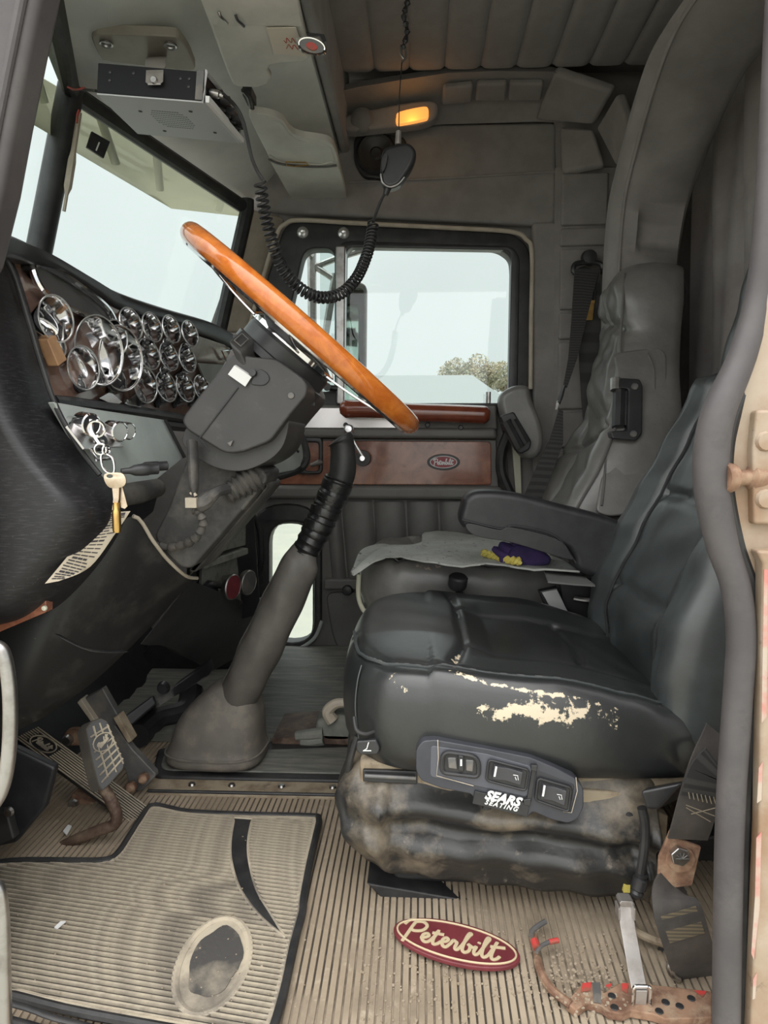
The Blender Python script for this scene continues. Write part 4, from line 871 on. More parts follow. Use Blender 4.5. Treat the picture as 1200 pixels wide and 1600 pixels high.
obj('lever_clip', MB().box(P(301, 785, 1.122), (.018, .02, .016)).tube([P(298, 772, 1.12), P(302, 768, 1.12), P(306, 775, 1.12)], .003), tanbead, stc)
obj('wrapped_cable', MB().tube(spline([P(303, 796, 1.13), P(312, 802, 1.13), P(317, 818, 1.14), P(308, 838, 1.15), P(290, 850, 1.17), P(268, 855, 1.19), P(246, 853, 1.20)], 5), [.007 + .002 * math.sin(i * 2.1) for i in range(31)]), columnmat, stc)

# steering wheel
sw = thing('steering_wheel', 'orange varnished wood steering wheel with chrome spokes', 'steering wheel', P(470, 512, 1.25))
WC = P(477, 521, 1.25); wu = (P(640, 657, 1.25) - P(300, 362, 1.25)); wu = V((wu.x, 0, wu.z)).normalized(); wv = V((0, 1, 0)); wn = V((-wu.z, 0, wu.x))  # wn toward driver / up
if wn.z < 0: wn = -wn
RW = .256
def wp_(t, r, h): return WC + (wu * math.cos(t) + wv * math.sin(t)) * r + wn * h
obj('rim', MB().tube([wp_(2 * PI * k / 96, RW - .014, 0) for k in range(96)], .0175, n=20, closed=True), rimwood, sw)
obj('rim_ring', MB().tube([wp_(2 * PI * k / 96, RW - .016, -.0135) for k in range(96)], .0075, n=10, closed=True), chrome, sw)
for t0 in (0.0, PI, PI / 2, -PI / 2):
    pts = []; ws = []; ts = []
    for k in range(15):
        s_ = k / 14; r = .045 + (RW - .06) * s_; h = -.036 + .026 * (s_ ** 1.8)
        tan = (-wu * math.sin(t0) + wv * math.cos(t0)); pts.append(wp_(t0, r, h)); ws.append(tan * (.034 - .014 * s_)); ts.append(wn * .004)
    obj('spoke', MB().ribbon(pts, ws, ts), chrome, sw, bevel=.0012)
obj('hub', MB().lathe([(.001, -.006), (.045, -.010), (.075, -.018), (.088, -.028), (.088, -.036), (.070, -.042)], WC, wn, 36), chrome, sw)
obj('horn_button', MB().lathe([(.001, .004), (.030, .001), (.042, -.006), (.046, -.014)], WC, wn, 30), plastic, sw)
obj('hub_collar', MB().lathe([(.060, -.036), (.082, -.038), (.085, -.042), (.085, -.064), (.090, -.066), (.090, -.078), (.060, -.086)], WC, wn, 40), plastic, sw)
for k in range(12):
    t0 = 2 * PI * k / 12; obj('collar_tooth', MB().box(wp_(t0, .084, -.084), (.012, .012, .014)), plastic, sw)
# ------------------------------------------------------------------ driver seat
ds = thing('truck_seat', "black leather driver seat with torn piping and switch panel on its side", 'seat', (.15, 1.27, 0))
out = s2([(-.118, 1.16), (-.116, 1.38), (-.085, 1.47), (.0, 1.505), (.2, 1.515), (.36, 1.49), (.46, 1.44), (.485, 1.3), (.475, 1.12), (.42, 1.035), (.2, 1.005), (.0, 1.01), (-.07, 1.04), (-.105, 1.09)], 8, True)
SEAM = [(-.112, 1.2), (-.095, 1.10), (-.05, 1.055), (.1, 1.035), (.3, 1.035), (.42, 1.06)]
def dz(a, b):
    z = .392
    z += .020 * math.exp(-((a + .02) / .13) ** 2)                       # swell over the thighs
    z -= .075 * max(0, (a - .20) / .27) ** 1.4
    cy = 1.27; e = abs(b - cy) / .25
    z += .016 * min(1, e ** 3) * (1 if a > .02 else .4)                 # side bolsters
    z -= .026 * max(0, min(1, (1.17 - b) / .13)) ** 1.3
    inb = max(0, 1 - max(0, abs(b - cy) - .12) / .06) * max(0, min(1, (a - .075) / .05))
    z -= .020 * inb
    for pl, dd, ww in (([(.055, 1.06), (.075, 1.14), (.075, 1.40), (.06, 1.48)], .010, .006), ([(.075, 1.14), (.30, 1.15), (.42, 1.13)], .006, .006), ([(.075, 1.40), (.30, 1.40), (.42, 1.41)], .006, .006), ([(.27, 1.15), (.285, 1.27), (.27, 1.40)], .008, .007), (SEAM, .0045, .005)):
        d = segd(a, b, pl); z -= dd * math.exp(-(d / ww) ** 2)
    z += .0025 * math.sin(a * 90 + b * 40) * max(0, (a - .25) / .2) + .0003 * math.sin(b * 60 + a * 25)
    return z
mb = cushion(out, lambda a, b: .232 - .02 * max(0, a) , dz, [(.06, 0), (.02, .0), (.006, .05), (-.004, .2), (-.008, .45), (-.007, .7), (-.002, .84), (.000, .87), (.002, .895), (.004, .915), (.0065, .935), (.009, .952), (.013, .968), (.020, .985), (.027, .994), (.034, 1.0)], N=260, rings=48)
seat_c = obj('cushion', mb, leather, ds, ang=80)
def paint_wear(o, f):
    at = o.data.attributes.new('wear', 'FLOAT', 'POINT'); L0 = LOC[o.name]
    at.data.foreach_set('value', [f(v.co + L0) for v in o.data.vertices])
def dw(p):
    if p.y > 1.12 or p.z < .28: return 0
    zc = dz(p.x, 1.033); h = (p.z - zc) + max(0, p.y - 1.033) * .0 ; s_ = p.y - 1.033
    q = h - s_ * 1.0 if s_ < 0 else s_ * .8                               # distance across the piping
    al = max(0, 1 - abs(p.x - .16) / .20)
    w_ = (.42 + .22 * al) * math.exp(-((q + .004) / .006) ** 2) if -.06 < p.x < .36 else 0
    w_ = max(w_, .66 * al ** .5 * math.exp(-((h + .010 + (p.x - .15) * .06) / .0045) ** 2)) if .04 < p.x < .33 else w_
    return max(w_, .78 * math.exp(-(abs(p.x - .195) / .055) ** 4) * math.exp(-((h + .024 + (p.x - .19) * .06) / .0065) ** 2))
paint_wear(seat_c, dw)
# stitched piping around the top and the corner seams
def on_top(a, b, lift=.001): return V((a, b, dz(a, b) + lift))
pip = spline([on_top(a, b) for a, b in s2(SEAM, 8)], 2)
obj('piping', MB().tube(pip, .0028, n=6), leather_back, ds)
st_ = MB()
for i in range(0, len(pip) - 1, 2): st_.tube([pip[i] + V((0, .006, .0005)), pip[i].lerp(pip[i + 1], .8) + V((0, .006, .0005))], .0008, n=4)
obj('stitching', st_, greymetal, ds)['kind'] = 'stuff'
obj('corner_seam', MB().tube(spline([V((-.088, 1.062, .385)), V((-.094, 1.056, .36)), V((-.097, 1.052, .32)), V((-.092, 1.055, .27))], 5), .0012, n=6), leather_back, ds)
# backrest
def xf(z): return interp([(.20, .405), (.33, .40), (.45, .41), (.56, .45), (.69, .515), (.82, .575), (.95, .605), (1.10, .63), (1.25, .66)], z)
bo = s2([(1.06, .24), (1.02, .34), (1.01, .5), (1.03, .66), (1.10, .82), (1.15, .95), (1.17, 1.12), (1.20, 1.20), (1.27, 1.225), (1.40, 1.20), (1.43, 1.12), (1.455, .95), (1.485, .82), (1.51, .66), (1.53, .5), (1.52, .34), (1.48, .24), (1.27, .21)], 6, True)
def bt(y, z):
    c = abs(y - 1.27); t = .13
    if z < .86:
        t += .038 * min(1, max(0, (c - .10) / .09)) ** 1.5
        t -= .010 * math.exp(-((c - .145) / .008) ** 2)
    for zz in (.45, .63): t -= .012 * math.exp(-((z - zz) / .010) ** 2) * (1 if c < .145 else 0)
    t += .02 * math.exp(-((z - .40) / .08) ** 2) * (1 if c < .15 else .3)
    t -= .012 * math.exp(-((z - .865 - .05 * c) / .008) ** 2)
    t += .002 * math.sin(z * 70 + y * 30)
    return t
T0 = .13
fm = lambda p: V((xf(p.y) + (T0 - p.z), p.x, p.y))
obj('backrest', cushion(bo, 0, bt, [(.03, 0), (.006, .04), (-.004, .2), (-.008, .5), (-.004, .75), (.006, .90), (.020, .98), (.036, 1.0)], N=200, rings=44, fmap=fm), leather_back, ds, ang=80)
obj('bolster_seam', MB().tube([fm(V((1.27 + .147, z, bt(1.27 + .147, z) + .003))) for z in [.27 + i * .02 for i in range(28)]], .003, n=6), plastic, ds)
obj('bolster_seam', MB().tube([fm(V((1.27 - .147, z, bt(1.27 - .147, z) + .003))) for z in [.27 + i * .02 for i in range(28)]], .003, n=6), plastic, ds)
# arm rest on the far side
ar = obj('armrest', slab(s2([(722, 790), (728, 776), (750, 767), (800, 770), (870, 787), (978, 820), (985, 870), (955, 905), (905, 893), (890, 862), (850, 850), (790, 840), (735, 830), (718, 815)], 5, True), 1.48, .085), plastic, ds, bevel=.026, seg=5)
ar.data.materials[0] = vinyl
obj('armrest_shell', slab(s2([(728, 824), (736, 818), (780, 828), (800, 824), (870, 842), (892, 866), (888, 874), (800, 848), (745, 838)], 4, True), 1.468, .03), plastic, ds, bevel=.006)
obj('armrest_seam', MB().tube([P(x, y, 1.474) for x, y in s2([(722, 812), (770, 824), (788, 826), (806, 822), (868, 838), (900, 880)], 5)], .0018), plastic, ds)
# suspension frame, slotted plate, bellows skirt, pedestal
obj('seat_frame', MB().box((.16, 1.26, .215), (.50, .44, .055)), creamdirty, ds, bevel=.008)
obj('frame_slot', slab([(567, 1203), (652, 1205), (652, 1226), (567, 1222)], 1.034, .012), plastic, ds, bevel=.002)
obj('slot_rail', MB().tube([P(570, 1212, 1.028), P(650, 1216, 1.028)], .003), greymetal, ds)
obj('seat_pan', MB().box((.2, 1.28, .245), (.52, .40, .03)), plastic, ds, bevel=.006)
rows = []
plan = spline([V((-.075, 1.50, 0)), V((-.105, 1.40, 0)), V((-.115, 1.20, 0)), V((-.10, 1.08, 0)), V((-.06, 1.05, 0)), V((.05, 1.045, 0)), V((.18, 1.04, 0)), V((.30, 1.035, 0)), V((.355, 1.035, 0)), V((.36, 1.06, 0))], 10)
ctr = V((.13, 1.27, 0)); n = len(plan)
for i, p in enumerate(plan):
    s_ = i / (n - 1); r_ = []
    near = max(0, min(1, (s_ - .35) / .1))
    zt = .235 - .020 * near * (s_ - .45); zb = .055 + .03 * (1 - near) - .028 * near * math.sin(max(0, (s_ - .45)) * 3.2)
    nrm = (p - ctr); nrm.z = 0; nrm.normalize()
    if near > .5: nrm = V((-.15 * (1 - s_), -1, 0)).normalized()
    for j in range(25):
        v = j / 24; z = zt + (zb - zt) * v
        o_ = .030 * math.sin(v * PI * .9 + .15) + .020 * math.exp(-((v - .32 - .25 * (s_ - .5)) / .09) ** 2) * near * (1 - .5 * abs(s_ - .65)) - .018 * math.exp(-((v - .52 - .15 * (s_ - .5)) / .08) ** 2) * near + .012 * math.exp(-((v - .70) / .10) ** 2) * near
        o_ += .006 * math.sin(s_ * 40 + v * 6) * math.sin(v * PI) + .004 * math.sin(s_ * 90 - v * 9) * v
        if s_ < .46 and s_ > .33: o_ += .022 * math.sin(v * PI)
        r_.append(p + nrm * (o_ - .012) + V((0, 0, z)))
    rows.append(r_)
obj('bellows_skirt', MB().grid(rows, (.0, .004, 0)), skirtmat, ds, ang=80)
obj('pedestal', MB().box((.14, 1.28, .065), (.36, .34, .13)), rubber, ds, bevel=.01)
obj('pedestal_foot', slab([(572, 1380), (760, 1412), (764, 1424), (596, 1404)], 1.08, .3), rubber, ds, bevel=.003)
for x, y in ((598, 1252), (982, 1274), (760, 1262)): obj('snap_button', MB().lathe([(.0005, .006), (.006, .005), (.008, 0)], P(x, y, 1.022), (0, -1, 0), 12), rubber, ds)
# switch panel on the near side
cpn = [(650, 1172), (660, 1158), (680, 1156), (760, 1170), (830, 1184), (868, 1200), (900, 1217), (912, 1232), (912, 1262), (903, 1280), (888, 1287), (862, 1281), (832, 1268), (826, 1276), (742, 1254), (738, 1241), (690, 1232), (658, 1220), (650, 1205)]
pan = obj('switch_panel', slab(cpn, .985, .05, .006), mat('blue_black_panel_plastic', (.040, .042, .052), .36, mott=((.055, .057, .068), 14, .4, .65), bump=(280, .12, .0004)), ds, bevel=.009, seg=4)
# front facet of the panel, slightly proud
def pq(px, D=.984): return [P(a, b, D) for a, b in px]
facet = mat('satin_panel_face', (.085, .088, .105), .42)
obj('panel_face', MB().prism(fillet(pq([(673, 1165), (760, 1178), (832, 1198), (824, 1246), (742, 1228), (672, 1214)]), .006), (0, .004, 0)), facet, pan, bevel=.0012)
obj('panel_face', MB().prism(fillet(pq([(838, 1203), (898, 1226), (890, 1272), (836, 1250)]), .005), (0, .004, 0)), mat('black_panel_face', (.034, .035, .04), .4), pan, bevel=.0012)
obj('panel_line', MB().tube(pq([(684, 1156), (685, 1184), (682, 1212), (740, 1228)], .9825), .0007), tanbead, pan); obj('panel_line', MB().tube(pq([(900, 1215), (902, 1236), (893, 1270), (880, 1268)], .9825), .0007), tanbead, pan)
obj('panel_clip', MB().prism(pq([(832, 1199), (838, 1201), (830, 1254), (823, 1252)], .980), (0, .006, 0)), plastic, pan, bevel=.001)
for l in ([(830, 1196), (840, 1196), (839, 1206), (830, 1204)], [(818, 1250), (830, 1248), (829, 1260), (819, 1258)]): obj('clip_end', MB().prism(pq(l, .978), (0, .008, 0)), plastic, pan, bevel=.001)
# first switch: recessed oval bezel with twin paddles
f1 = fillet(pq([(692, 1174), (748, 1182), (748, 1214), (690, 1207)], .981), [.012, .016, .008, .008])
sw1 = obj('switch_bezel', MB().tube(f1, .0035, n=8, closed=True), plastic, pan); obj('bezel_well', MB().prism(f1, (0, .002, 0)), rubber, sw1)
obj('paddle', MB().prism(pq([(699, 1184), (713, 1184), (715, 1203), (701, 1201)], .979), (0, .006, 0)), greymetal, sw1, bevel=.002); obj('paddle', MB().prism(pq([(727, 1187), (741, 1188), (739, 1207), (728, 1205)], .979), (0, .006, 0)), greymetal, sw1, bevel=.002)
obj('centre_bar', MB().prism(pq([(716, 1180), (725, 1182), (725, 1207), (716, 1205)], .975), (0, .008, 0)), plastic, sw1, bevel=.002); obj('light_bar', MB().prism(pq([(719, 1187), (722, 1187), (722, 1197), (719, 1197)], .974), (0, .002, 0)), whiteink, sw1)
def rocker(px):
    f = fillet(pq(px, .981), .005); s_ = obj('switch_bezel', MB().tube(f, .0022, n=8, closed=True), plastic, pan); obj('bezel_well', MB().prism(f, (0, .002, 0)), plastic, s_)
    c = [sum(q[0] for q in px) / 4, sum(q[1] for q in px) / 4]; inn = [(c[0] + (a - c[0]) * .72, c[1] + (b - c[1]) * .62) for a, b in px]
    a, b, c_, d = pq(inn, .976); mbr = MB().loft([[a + V((0, -.004, 0)), a.lerp(b, .5) + V((0, .001, 0)), b + V((0, -.003, 0)), b + V((0, .008, 0)), a + V((0, .008, 0))], [d + V((0, -.004, 0)), d.lerp(c_, .5) + V((0, .001, 0)), c_ + V((0, -.003, 0)), c_ + V((0, .008, 0)), d + V((0, .008, 0))]])
    r_ = obj('rocker', mbr, mat('charcoal_rocker', (.05, .05, .056), .35), s_, bevel=.0012)
    q = [(inn[0][0] + 2, inn[0][1] + 2), (inn[0][0] + 5, inn[0][1] + 2.5), (inn[3][0] + 5, inn[3][1] - 2), (inn[3][0] + 2, inn[3][1] - 2.5)]
    obj('light_bar', MB().prism(pq(q, .9715), (0, .002, 0)), whiteink, s_)
    e = inn[1][0] * .5 + inn[2][0] * .5 - 9, inn[1][1] * .5 + inn[2][1] * .5 - 1
    obj('lumbar_symbol', MB().tube(pq([(e[0] - 4, e[1] - 4), (e[0] + 3, e[1] - 3), (e[0] + 4, e[1] + 4)], .9715), .0006, n=4).tube(pq([(e[0] - 1, e[1] - 1), (e[0] + 1, e[1] + 4)], .9715), .0006, n=4), whiteink, s_)
rocker([(764, 1187), (826, 1203), (821, 1235), (760, 1219)]); rocker([(841, 1216), (893, 1231), (888, 1268), (837, 1250)])
# maker's lettering under the switches
eu = (P(826, 1262, .97) - P(744, 1243, .97)).normalized()
sg = obj('nameplate', MB().prism(pq([(742, 1236), (828, 1256), (824, 1277), (738, 1256)], .981), (0, .004, 0)), plastic, pan, bevel=.001)
obj('lettering', text_mb('SEARS', P(785, 1248, .9795), eu, (0, 0, 1), .0185, .0004, bold=.0009, shear=.3, space=1.02), whiteink, sg, smooth=False)
obj('lettering', text_mb('SEATING', P(783, 1259, .9795), eu, (0, 0, 1), .0095, .0004, bold=.0003, shear=.3, space=1.35), whiteink, sg, smooth=False)
# small tilt tag at the front, rear release paddle, wires
tg = obj('tilt_tag', slab([(557, 1158), (588, 1156), (594, 1170), (590, 1180), (562, 1180), (556, 1172)], 1.02, .012, .004), plastic, ds, bevel=.003)
obj('tilt_symbol', MB().tube([P(576, 1160, 1.018), P(573, 1170, 1.018), P(567, 1173, 1.018), P(580, 1173, 1.018)], .0009, n=5), whiteink, tg)
obj('front_wire', MB().tube(spline([P(553, 1120, 1.03), P(557, 1140, 1.02), P(570, 1147, 1.02), P(585, 1143, 1.03)], 5), .003), rubber, ds)
obj('front_cable', MB().tube(spline([P(558, 1150, 1.06), P(548, 1185, 1.06), P(544, 1215, 1.07)], 5), .005), rubber, ds)
obj('release_paddle', MB().loft([[P(1000, 1236, .97), P(1070, 1222, .96), P(1082, 1216, 1.1), P(1010, 1228, 1.1)], [P(1010, 1264, .97), P(1028, 1266, .97), P(1086, 1238, 1.1), P(1014, 1252, 1.1)]]), plastic, ds, bevel=.005)
obj('rear_support', slab([(905, 1234), (1000, 1240), (1000, 1262), (905, 1256)], 1.03, .2), creamdirty, ds, bevel=.004)
obj('seat_cable', MB().tube(spline([P(1003, 1262, 1.0), P(1008, 1290, 1.0), P(1006, 1330, 1.0), P(1000, 1368, 1.0)], 5), .007), rubber, ds)
cp_ = MB().lathe([(.0005, 0), (.008, 0), (.010, .006), (.008, .010), (.011, .013), (.011, .028), (.008, .030), (.010, .036), (.0005, .038)], P(994, 1400, 1.0), V((.2, 0, 1)), 14); obj('cable_connector', cp_, plastic, ds)
obj('yellow_tape', MB().box(P(978, 1385, 1.03), (.010, .01, .014)), yellowrope, ds)
obj('rear_wire', MB().tube(spline([P(1118, 1168, 1.0), P(1100, 1180, .99), P(1090, 1200, .99), P(1086, 1222, 1.0)], 5), .005), rubber, ds); obj('tied_end', MB().tube([P(1080, 1212, .985), P(1095, 1198, .985), P(1112, 1190, .985)], .003), tanbead, ds)

# ------------------------------------------------------------------ passenger seat
ps = thing('truck_seat', 'grey leather passenger seat with high back and wrinkled side bolsters', 'seat', (.2, 1.91, 0))
o2 = s2([(-.145, 1.80), (-.15, 2.0), (-.12, 2.11), (.0, 2.15), (.25, 2.16), (.40, 2.1), (.42, 1.95), (.40, 1.74), (.25, 1.675), (.0, 1.67), (-.09, 1.69), (-.13, 1.74)], 8, True)
def pz(a, b):
    z = .435 + .010 * math.exp(-((a + .04) / .12) ** 2) - .02 * max(0, (a - .1) / .3)
    e = abs(b - 1.91) / .24; z += .014 * min(1, e ** 3)
    for pl, dd, ww in (([(-.06, 1.68), (-.02, 1.76), (.02, 1.9), (-.02, 2.1)], .012, .010), ([(-.10, 1.72), (.0, 1.705), (.2, 1.70), (.38, 1.76)], .006, .007)): z -= dd * math.exp(-(segd(a, b, pl) / ww) ** 2)
    z += .003 * math.sin(a * 70 + b * 22); return z
pc = obj('cushion', cushion(o2, .31, pz, [(.05, 0), (.012, .0), (.0, .10), (-.010, .4), (-.008, .7), (.0, .88), (.012, .96), (.03, 1.0)], N=200, rings=40), gleather, ps, ang=80)
paint_wear(pc, lambda p: .62 * math.exp(-((p.x - .02) / .06) ** 2) * math.exp(-((p.z - .435) / .010) ** 2) if p.y < 1.74 else 0)
obj('cushion_piping', MB().tube([V((a, b, pz(a, b) + .001)) for a, b in s2([(-.12, 1.76), (-.10, 1.715), (.0, 1.70), (.2, 1.70), (.38, 1.76)], 8)], .003, n=6), gvinyl, ps)
obj('front_edge', MB().tube(spline([P(561, 898, 1.74), P(560, 930, 1.74), P(566, 950, 1.74), P(574, 960, 1.74)], 4), .006), creampan, ps)
obj('seat_box', MB().box((.14, 1.92, .15), (.40, .40, .30)), plastic, ps, bevel=.01)
def xp(z): return interp([(.38, .335), (.545, .36), (.67, .43), (.80, .49), (.99, .510), (1.15, .525), (1.25, .55)], z)
po_ = s2([(1.71, .40), (1.68, .50), (1.69, .64), (1.735, .78), (1.80, .90), (1.835, 1.0), (1.85, 1.10), (1.875, 1.165), (1.92, 1.195), (1.99, 1.20), (2.05, 1.18), (2.085, 1.12), (2.10, 1.0), (2.12, .80), (2.15, .66), (2.15, .50), (2.11, .40), (1.9, .37)], 6, True)
def pt(y, z):
    c = abs(y - (1.905 + .10 * max(0, min(1, (z - .62) / .4)))); t = .15
    if z < .98: t += .030 * min(1, max(0, (c - .11) / .07)) ** 1.3 * (1 - .5 * max(0, (z - .8) / .18))
    t -= .010 * math.exp(-((c - .11) / .009) ** 2) * (z < 1.0)
    t -= .014 * math.exp(-((z - 1.03 - .25 * (y - 1.9)) / .014) ** 2)
    t -= .016 * math.exp(-((z - .745 + .2 * (y - 1.9)) / .010) ** 2)
    t -= .012 * math.exp(-((c - .02) / .012) ** 2) * (z > 1.05)
    t += .022 * math.exp(-((z - 1.13) / .06) ** 2) + .020 * math.exp(-((z - .88) / .08) ** 2) * (c < .11)
    t += .0022 * math.sin(z * 60 + y * 70) * math.exp(-((z - 1.02) / .09) ** 2) + .002 * math.sin(z * 90 - y * 50)
    return t
fm2 = lambda p: V((xp(p.y) + (.15 - p.z), p.x, p.y))
obj('backrest', cushion(po_, 0, pt, [(.02, 0), (.004, .04), (-.004, .2), (-.008, .5), (-.004, .75), (.004, .90), (.014, .97), (.028, 1.0)], N=220, rings=50, fmap=fm2), gleather, ps, ang=80)
obj('back_piping', MB().tube([V((xp(z) - .005, y - .004, z)) for y, z in s2([(1.684, .56), (1.70, .68), (1.74, .78), (1.80, .89), (1.84, 1.0), (1.86, 1.10), (1.885, 1.165)], 6)], .004, n=6), gvinyl, ps)
# side sleeve over the lower back with its folded arm rest hinge
slv = [(958, 552), (1000, 545), (1030, 541), (1042, 552), (1043, 620), (1036, 700), (1028, 760), (1016, 800), (950, 808), (930, 800), (940, 740), (960, 650), (964, 590)]
SD = lambda y: 1.645 + .20 * max(0, min(1, (800 - y) / 300)) ** .9
def sps(l, off=0.0): return [P(a, b, SD(b) + off) for a, b in l]
obj('side_sleeve', MB().prism(fillet(sps(slv), .02), (0.01, .03, 0)), gleather, ps, bevel=.012, seg=3)
obj('sleeve_seam', MB().tube([P(x, y, SD(y) - .004) for x, y in s2([(1012, 552), (1022, 580), (1022, 640), (1016, 690), (1022, 740), (1020, 780)], 6)], .0025, n=6), gvinyl, ps)
obj('sleeve_pleat', MB().tube([P(x, y, SD(y) - .003) for x, y in s2([(948, 700), (945, 740), (940, 790)], 6)], .003, n=6), gvinyl, ps)
hgl = [(962, 590), (1000, 592), (1005, 602), (1004, 678), (994, 689), (956, 685), (954, 674), (980, 672), (982, 608), (962, 606)]
hg = obj('armrest_hinge', MB().prism(fillet([P(a, b, SD(b) - .035) for a, b in hgl], .006), (0, .035, 0)), plastic, ps, bevel=.006)
obj('hinge_roller', MB().tube([P(968, 608, 1.765), P(966, 668, 1.725)], .0155, n=8), plastic, hg); obj('hinge_roller', MB().tube([P(980, 610, 1.77), P(978, 668, 1.73)], .0155, n=8), plastic, hg)
for x, y in ((992, 604), (990, 678)): obj('hinge_screw', MB().lathe([(.0005, .004), (.007, .004), (.009, 0)], P(x, y, SD(y) - .036), (0, -1, 0), 12), greymetal, hg)
obj('hinge_cap', MB().tube([P(962, 592, 1.765), P(962, 610, 1.755)], .013), steel, hg)
obj('belt_slot_trim', MB().tube(spline([P(1052, 428, 1.95), P(1066, 445, 1.96), P(1066, 480, 1.96), P(1060, 500, 1.96)], 5), .008), plastic, ps)
# far arm rest folded up against the window side
fa = obj('far_armrest', slab(s2([(780, 628), (786, 612), (806, 602), (826, 604), (832, 624), (846, 660), (850, 690), (842, 712), (820, 716), (800, 690), (786, 654)], 4, True), 2.12, .07), gleather, ps, bevel=.018, seg=4)
fh = obj('armrest_hinge', slab([(781, 650), (803, 643), (831, 690), (828, 702), (813, 710), (806, 704)], 2.085, .03, .008), plastic, ps, bevel=.005)
obj('hinge_roller', MB().tube([P(790, 658, 2.08), P(812, 700, 2.08)], .016, n=8), plastic, fh); obj('hinge_roller', MB().tube([P(802, 656, 2.082), P(822, 692, 2.082)], .012, n=8), plastic, fh)
obj('recline_knob', MB().lathe([(.0005, .030), (.018, .030), (.022, .026), (.022, .006), (.019, 0)], P(714, 918, 1.60), V((.1, -.3, .95)), 20), plastic, ps)
obj('knob_stalk', MB().tube([P(714, 918, 1.60), P(722, 932, 1.68)], .008), plastic, ps)

# grey mat lying on the passenger cushion, gloves, rope
def mz(px, py, lift): 
    p = PZ(px, py, .460 + lift); return p
ml = [(548, 893), (562, 866), (590, 850), (648, 856), (664, 833), (742, 834), (850, 872), (868, 880), (860, 888), (760, 881), (690, 880), (604, 868), (580, 876)]
ru = spline([mz(548, 893, -.025), mz(562, 866, .0), mz(590, 850, .006), mz(655, 848, .012), mz(664, 833, .014), mz(742, 834, .010), mz(850, 862, .004), mz(895, 884, -.004)], 6)
rd = spline([mz(550, 896, -.026), mz(580, 877, .0), mz(604, 868, .01), mz(650, 876, .012), mz(690, 880, .012), mz(760, 882, .006), mz(850, 887, .006), mz(905, 892, .0)], 6)
rows = []
for a, b in zip(ru, rd): rows.append([a.lerp(b, j / 8) + V((.003 * math.sin(a.x * 190) * (j in (0, 8)), .006 * math.sin(a.x * 120 + j) * (j in (0, 8)), .004 * math.sin(j * 1.1 + a.x * 30))) for j in range(9)])
t = obj('rubber_mat', MB().grid(rows, (0, 0, -.004)), greymat, ang=60); tag(t, 'curled grey speckled mat lying on the passenger seat cushion', 'mat')
t = obj('folded_mat', MB().grid([[mz(820, 876, -.008), mz(850, 890, -.006), mz(856, 908, -.012)], [mz(878, 890, -.012), mz(890, 900, -.012), mz(900, 912, -.018)], [mz(908, 896, -.016), mz(920, 906, -.016), mz(930, 914, -.022)]], (0, 0, -.004)), mat('dark_torn_mat', (.13, .132, .126), .8, dust=((.05, .05, .05), 90, .62, .70, .8)), ang=60); tag(t, 'small torn grey mat piece beside the passenger cushion rear corner', 'mat')
def lump(name, px, D, t_, m, label, cat): 
    o = obj(name, slab(s2(px, 4, True), D, t_), m, None, bevel=.010, seg=4); return tag(o, label, cat)
gD = mz(826, 884, .004).y
gv = thing('glove', 'crumpled purple cloth glove under the driver armrest', 'glove', P(815, 872, 1.80))
obj('glove_body', slab(s2([(796, 864), (806, 853), (826, 852), (850, 862), (862, 874), (854, 884), (822, 885), (800, 880)], 4, True), gD, .08), purple, gv, bevel=.012, seg=4)
for pts in ([(806, 872), (790, 868), (770, 856)], [(808, 864), (792, 856), (780, 850)], [(806, 876), (792, 876), (782, 870)], [(815, 860), (806, 850), (800, 849)]): obj('glove_finger', MB().tube(spline([P(x, y, gD + .02) for x, y in pts], 4), [.014, .013, .013, .012, .012, .011, .010, .008, .005][:len(spline([P(x, y, gD + .02) for x, y in pts], 4))]), purple, gv)
rp_ = spline([mz(754, 863, .016), mz(766, 867, .016), mz(780, 871, .016), mz(796, 875, .016), mz(812, 877, .016)], 6)
rm = MB()
for ph in (0, PI): rm.tube([p + V((0, math.sin(i * 1.1 + ph) * .005, math.cos(i * 1.1 + ph) * .005)) for i, p in enumerate(rp_)], .0055, n=6)
t = obj('yellow_rope', rm, yellowrope); tag(t, 'short yellow twisted rope on the grey mat beside the purple glove', 'rope')
# buckle between the seats
bk = thing('seat_belt_buckle', 'seat belt buckle with pale top standing between the two seats', 'buckle', P(870, 945, 1.58))
obj('buckle_body', MB().prism([P(842, 924, 1.56), P(872, 918, 1.56), P(890, 960, 1.56), P(858, 962, 1.56)], (0, .025, 0)), plastic, bk, bevel=.003)
obj('buckle_face', MB().prism([P(847, 926, 1.545), P(870, 921, 1.545), P(888, 958, 1.545), P(866, 960, 1.545)], (0, .012, 0)), radiogrey, bk)
obj('buckle_stalk', MB().tube(spline([P(875, 955, 1.58), P(890, 975, 1.58), P(905, 1000, 1.57)], 4), .012, flat=.5), plastic, bk)
obj('release_lever', MB().tube(spline([P(897, 935, 1.56), P(920, 938, 1.55), P(945, 932, 1.55)], 4), .006), steel, ps)
obj('seat_side_box', slab([(872, 900), (960, 905), (1000, 1000), (1010, 1040), (900, 1040), (880, 960)], 1.58, .05), plastic, ps, bevel=.006)
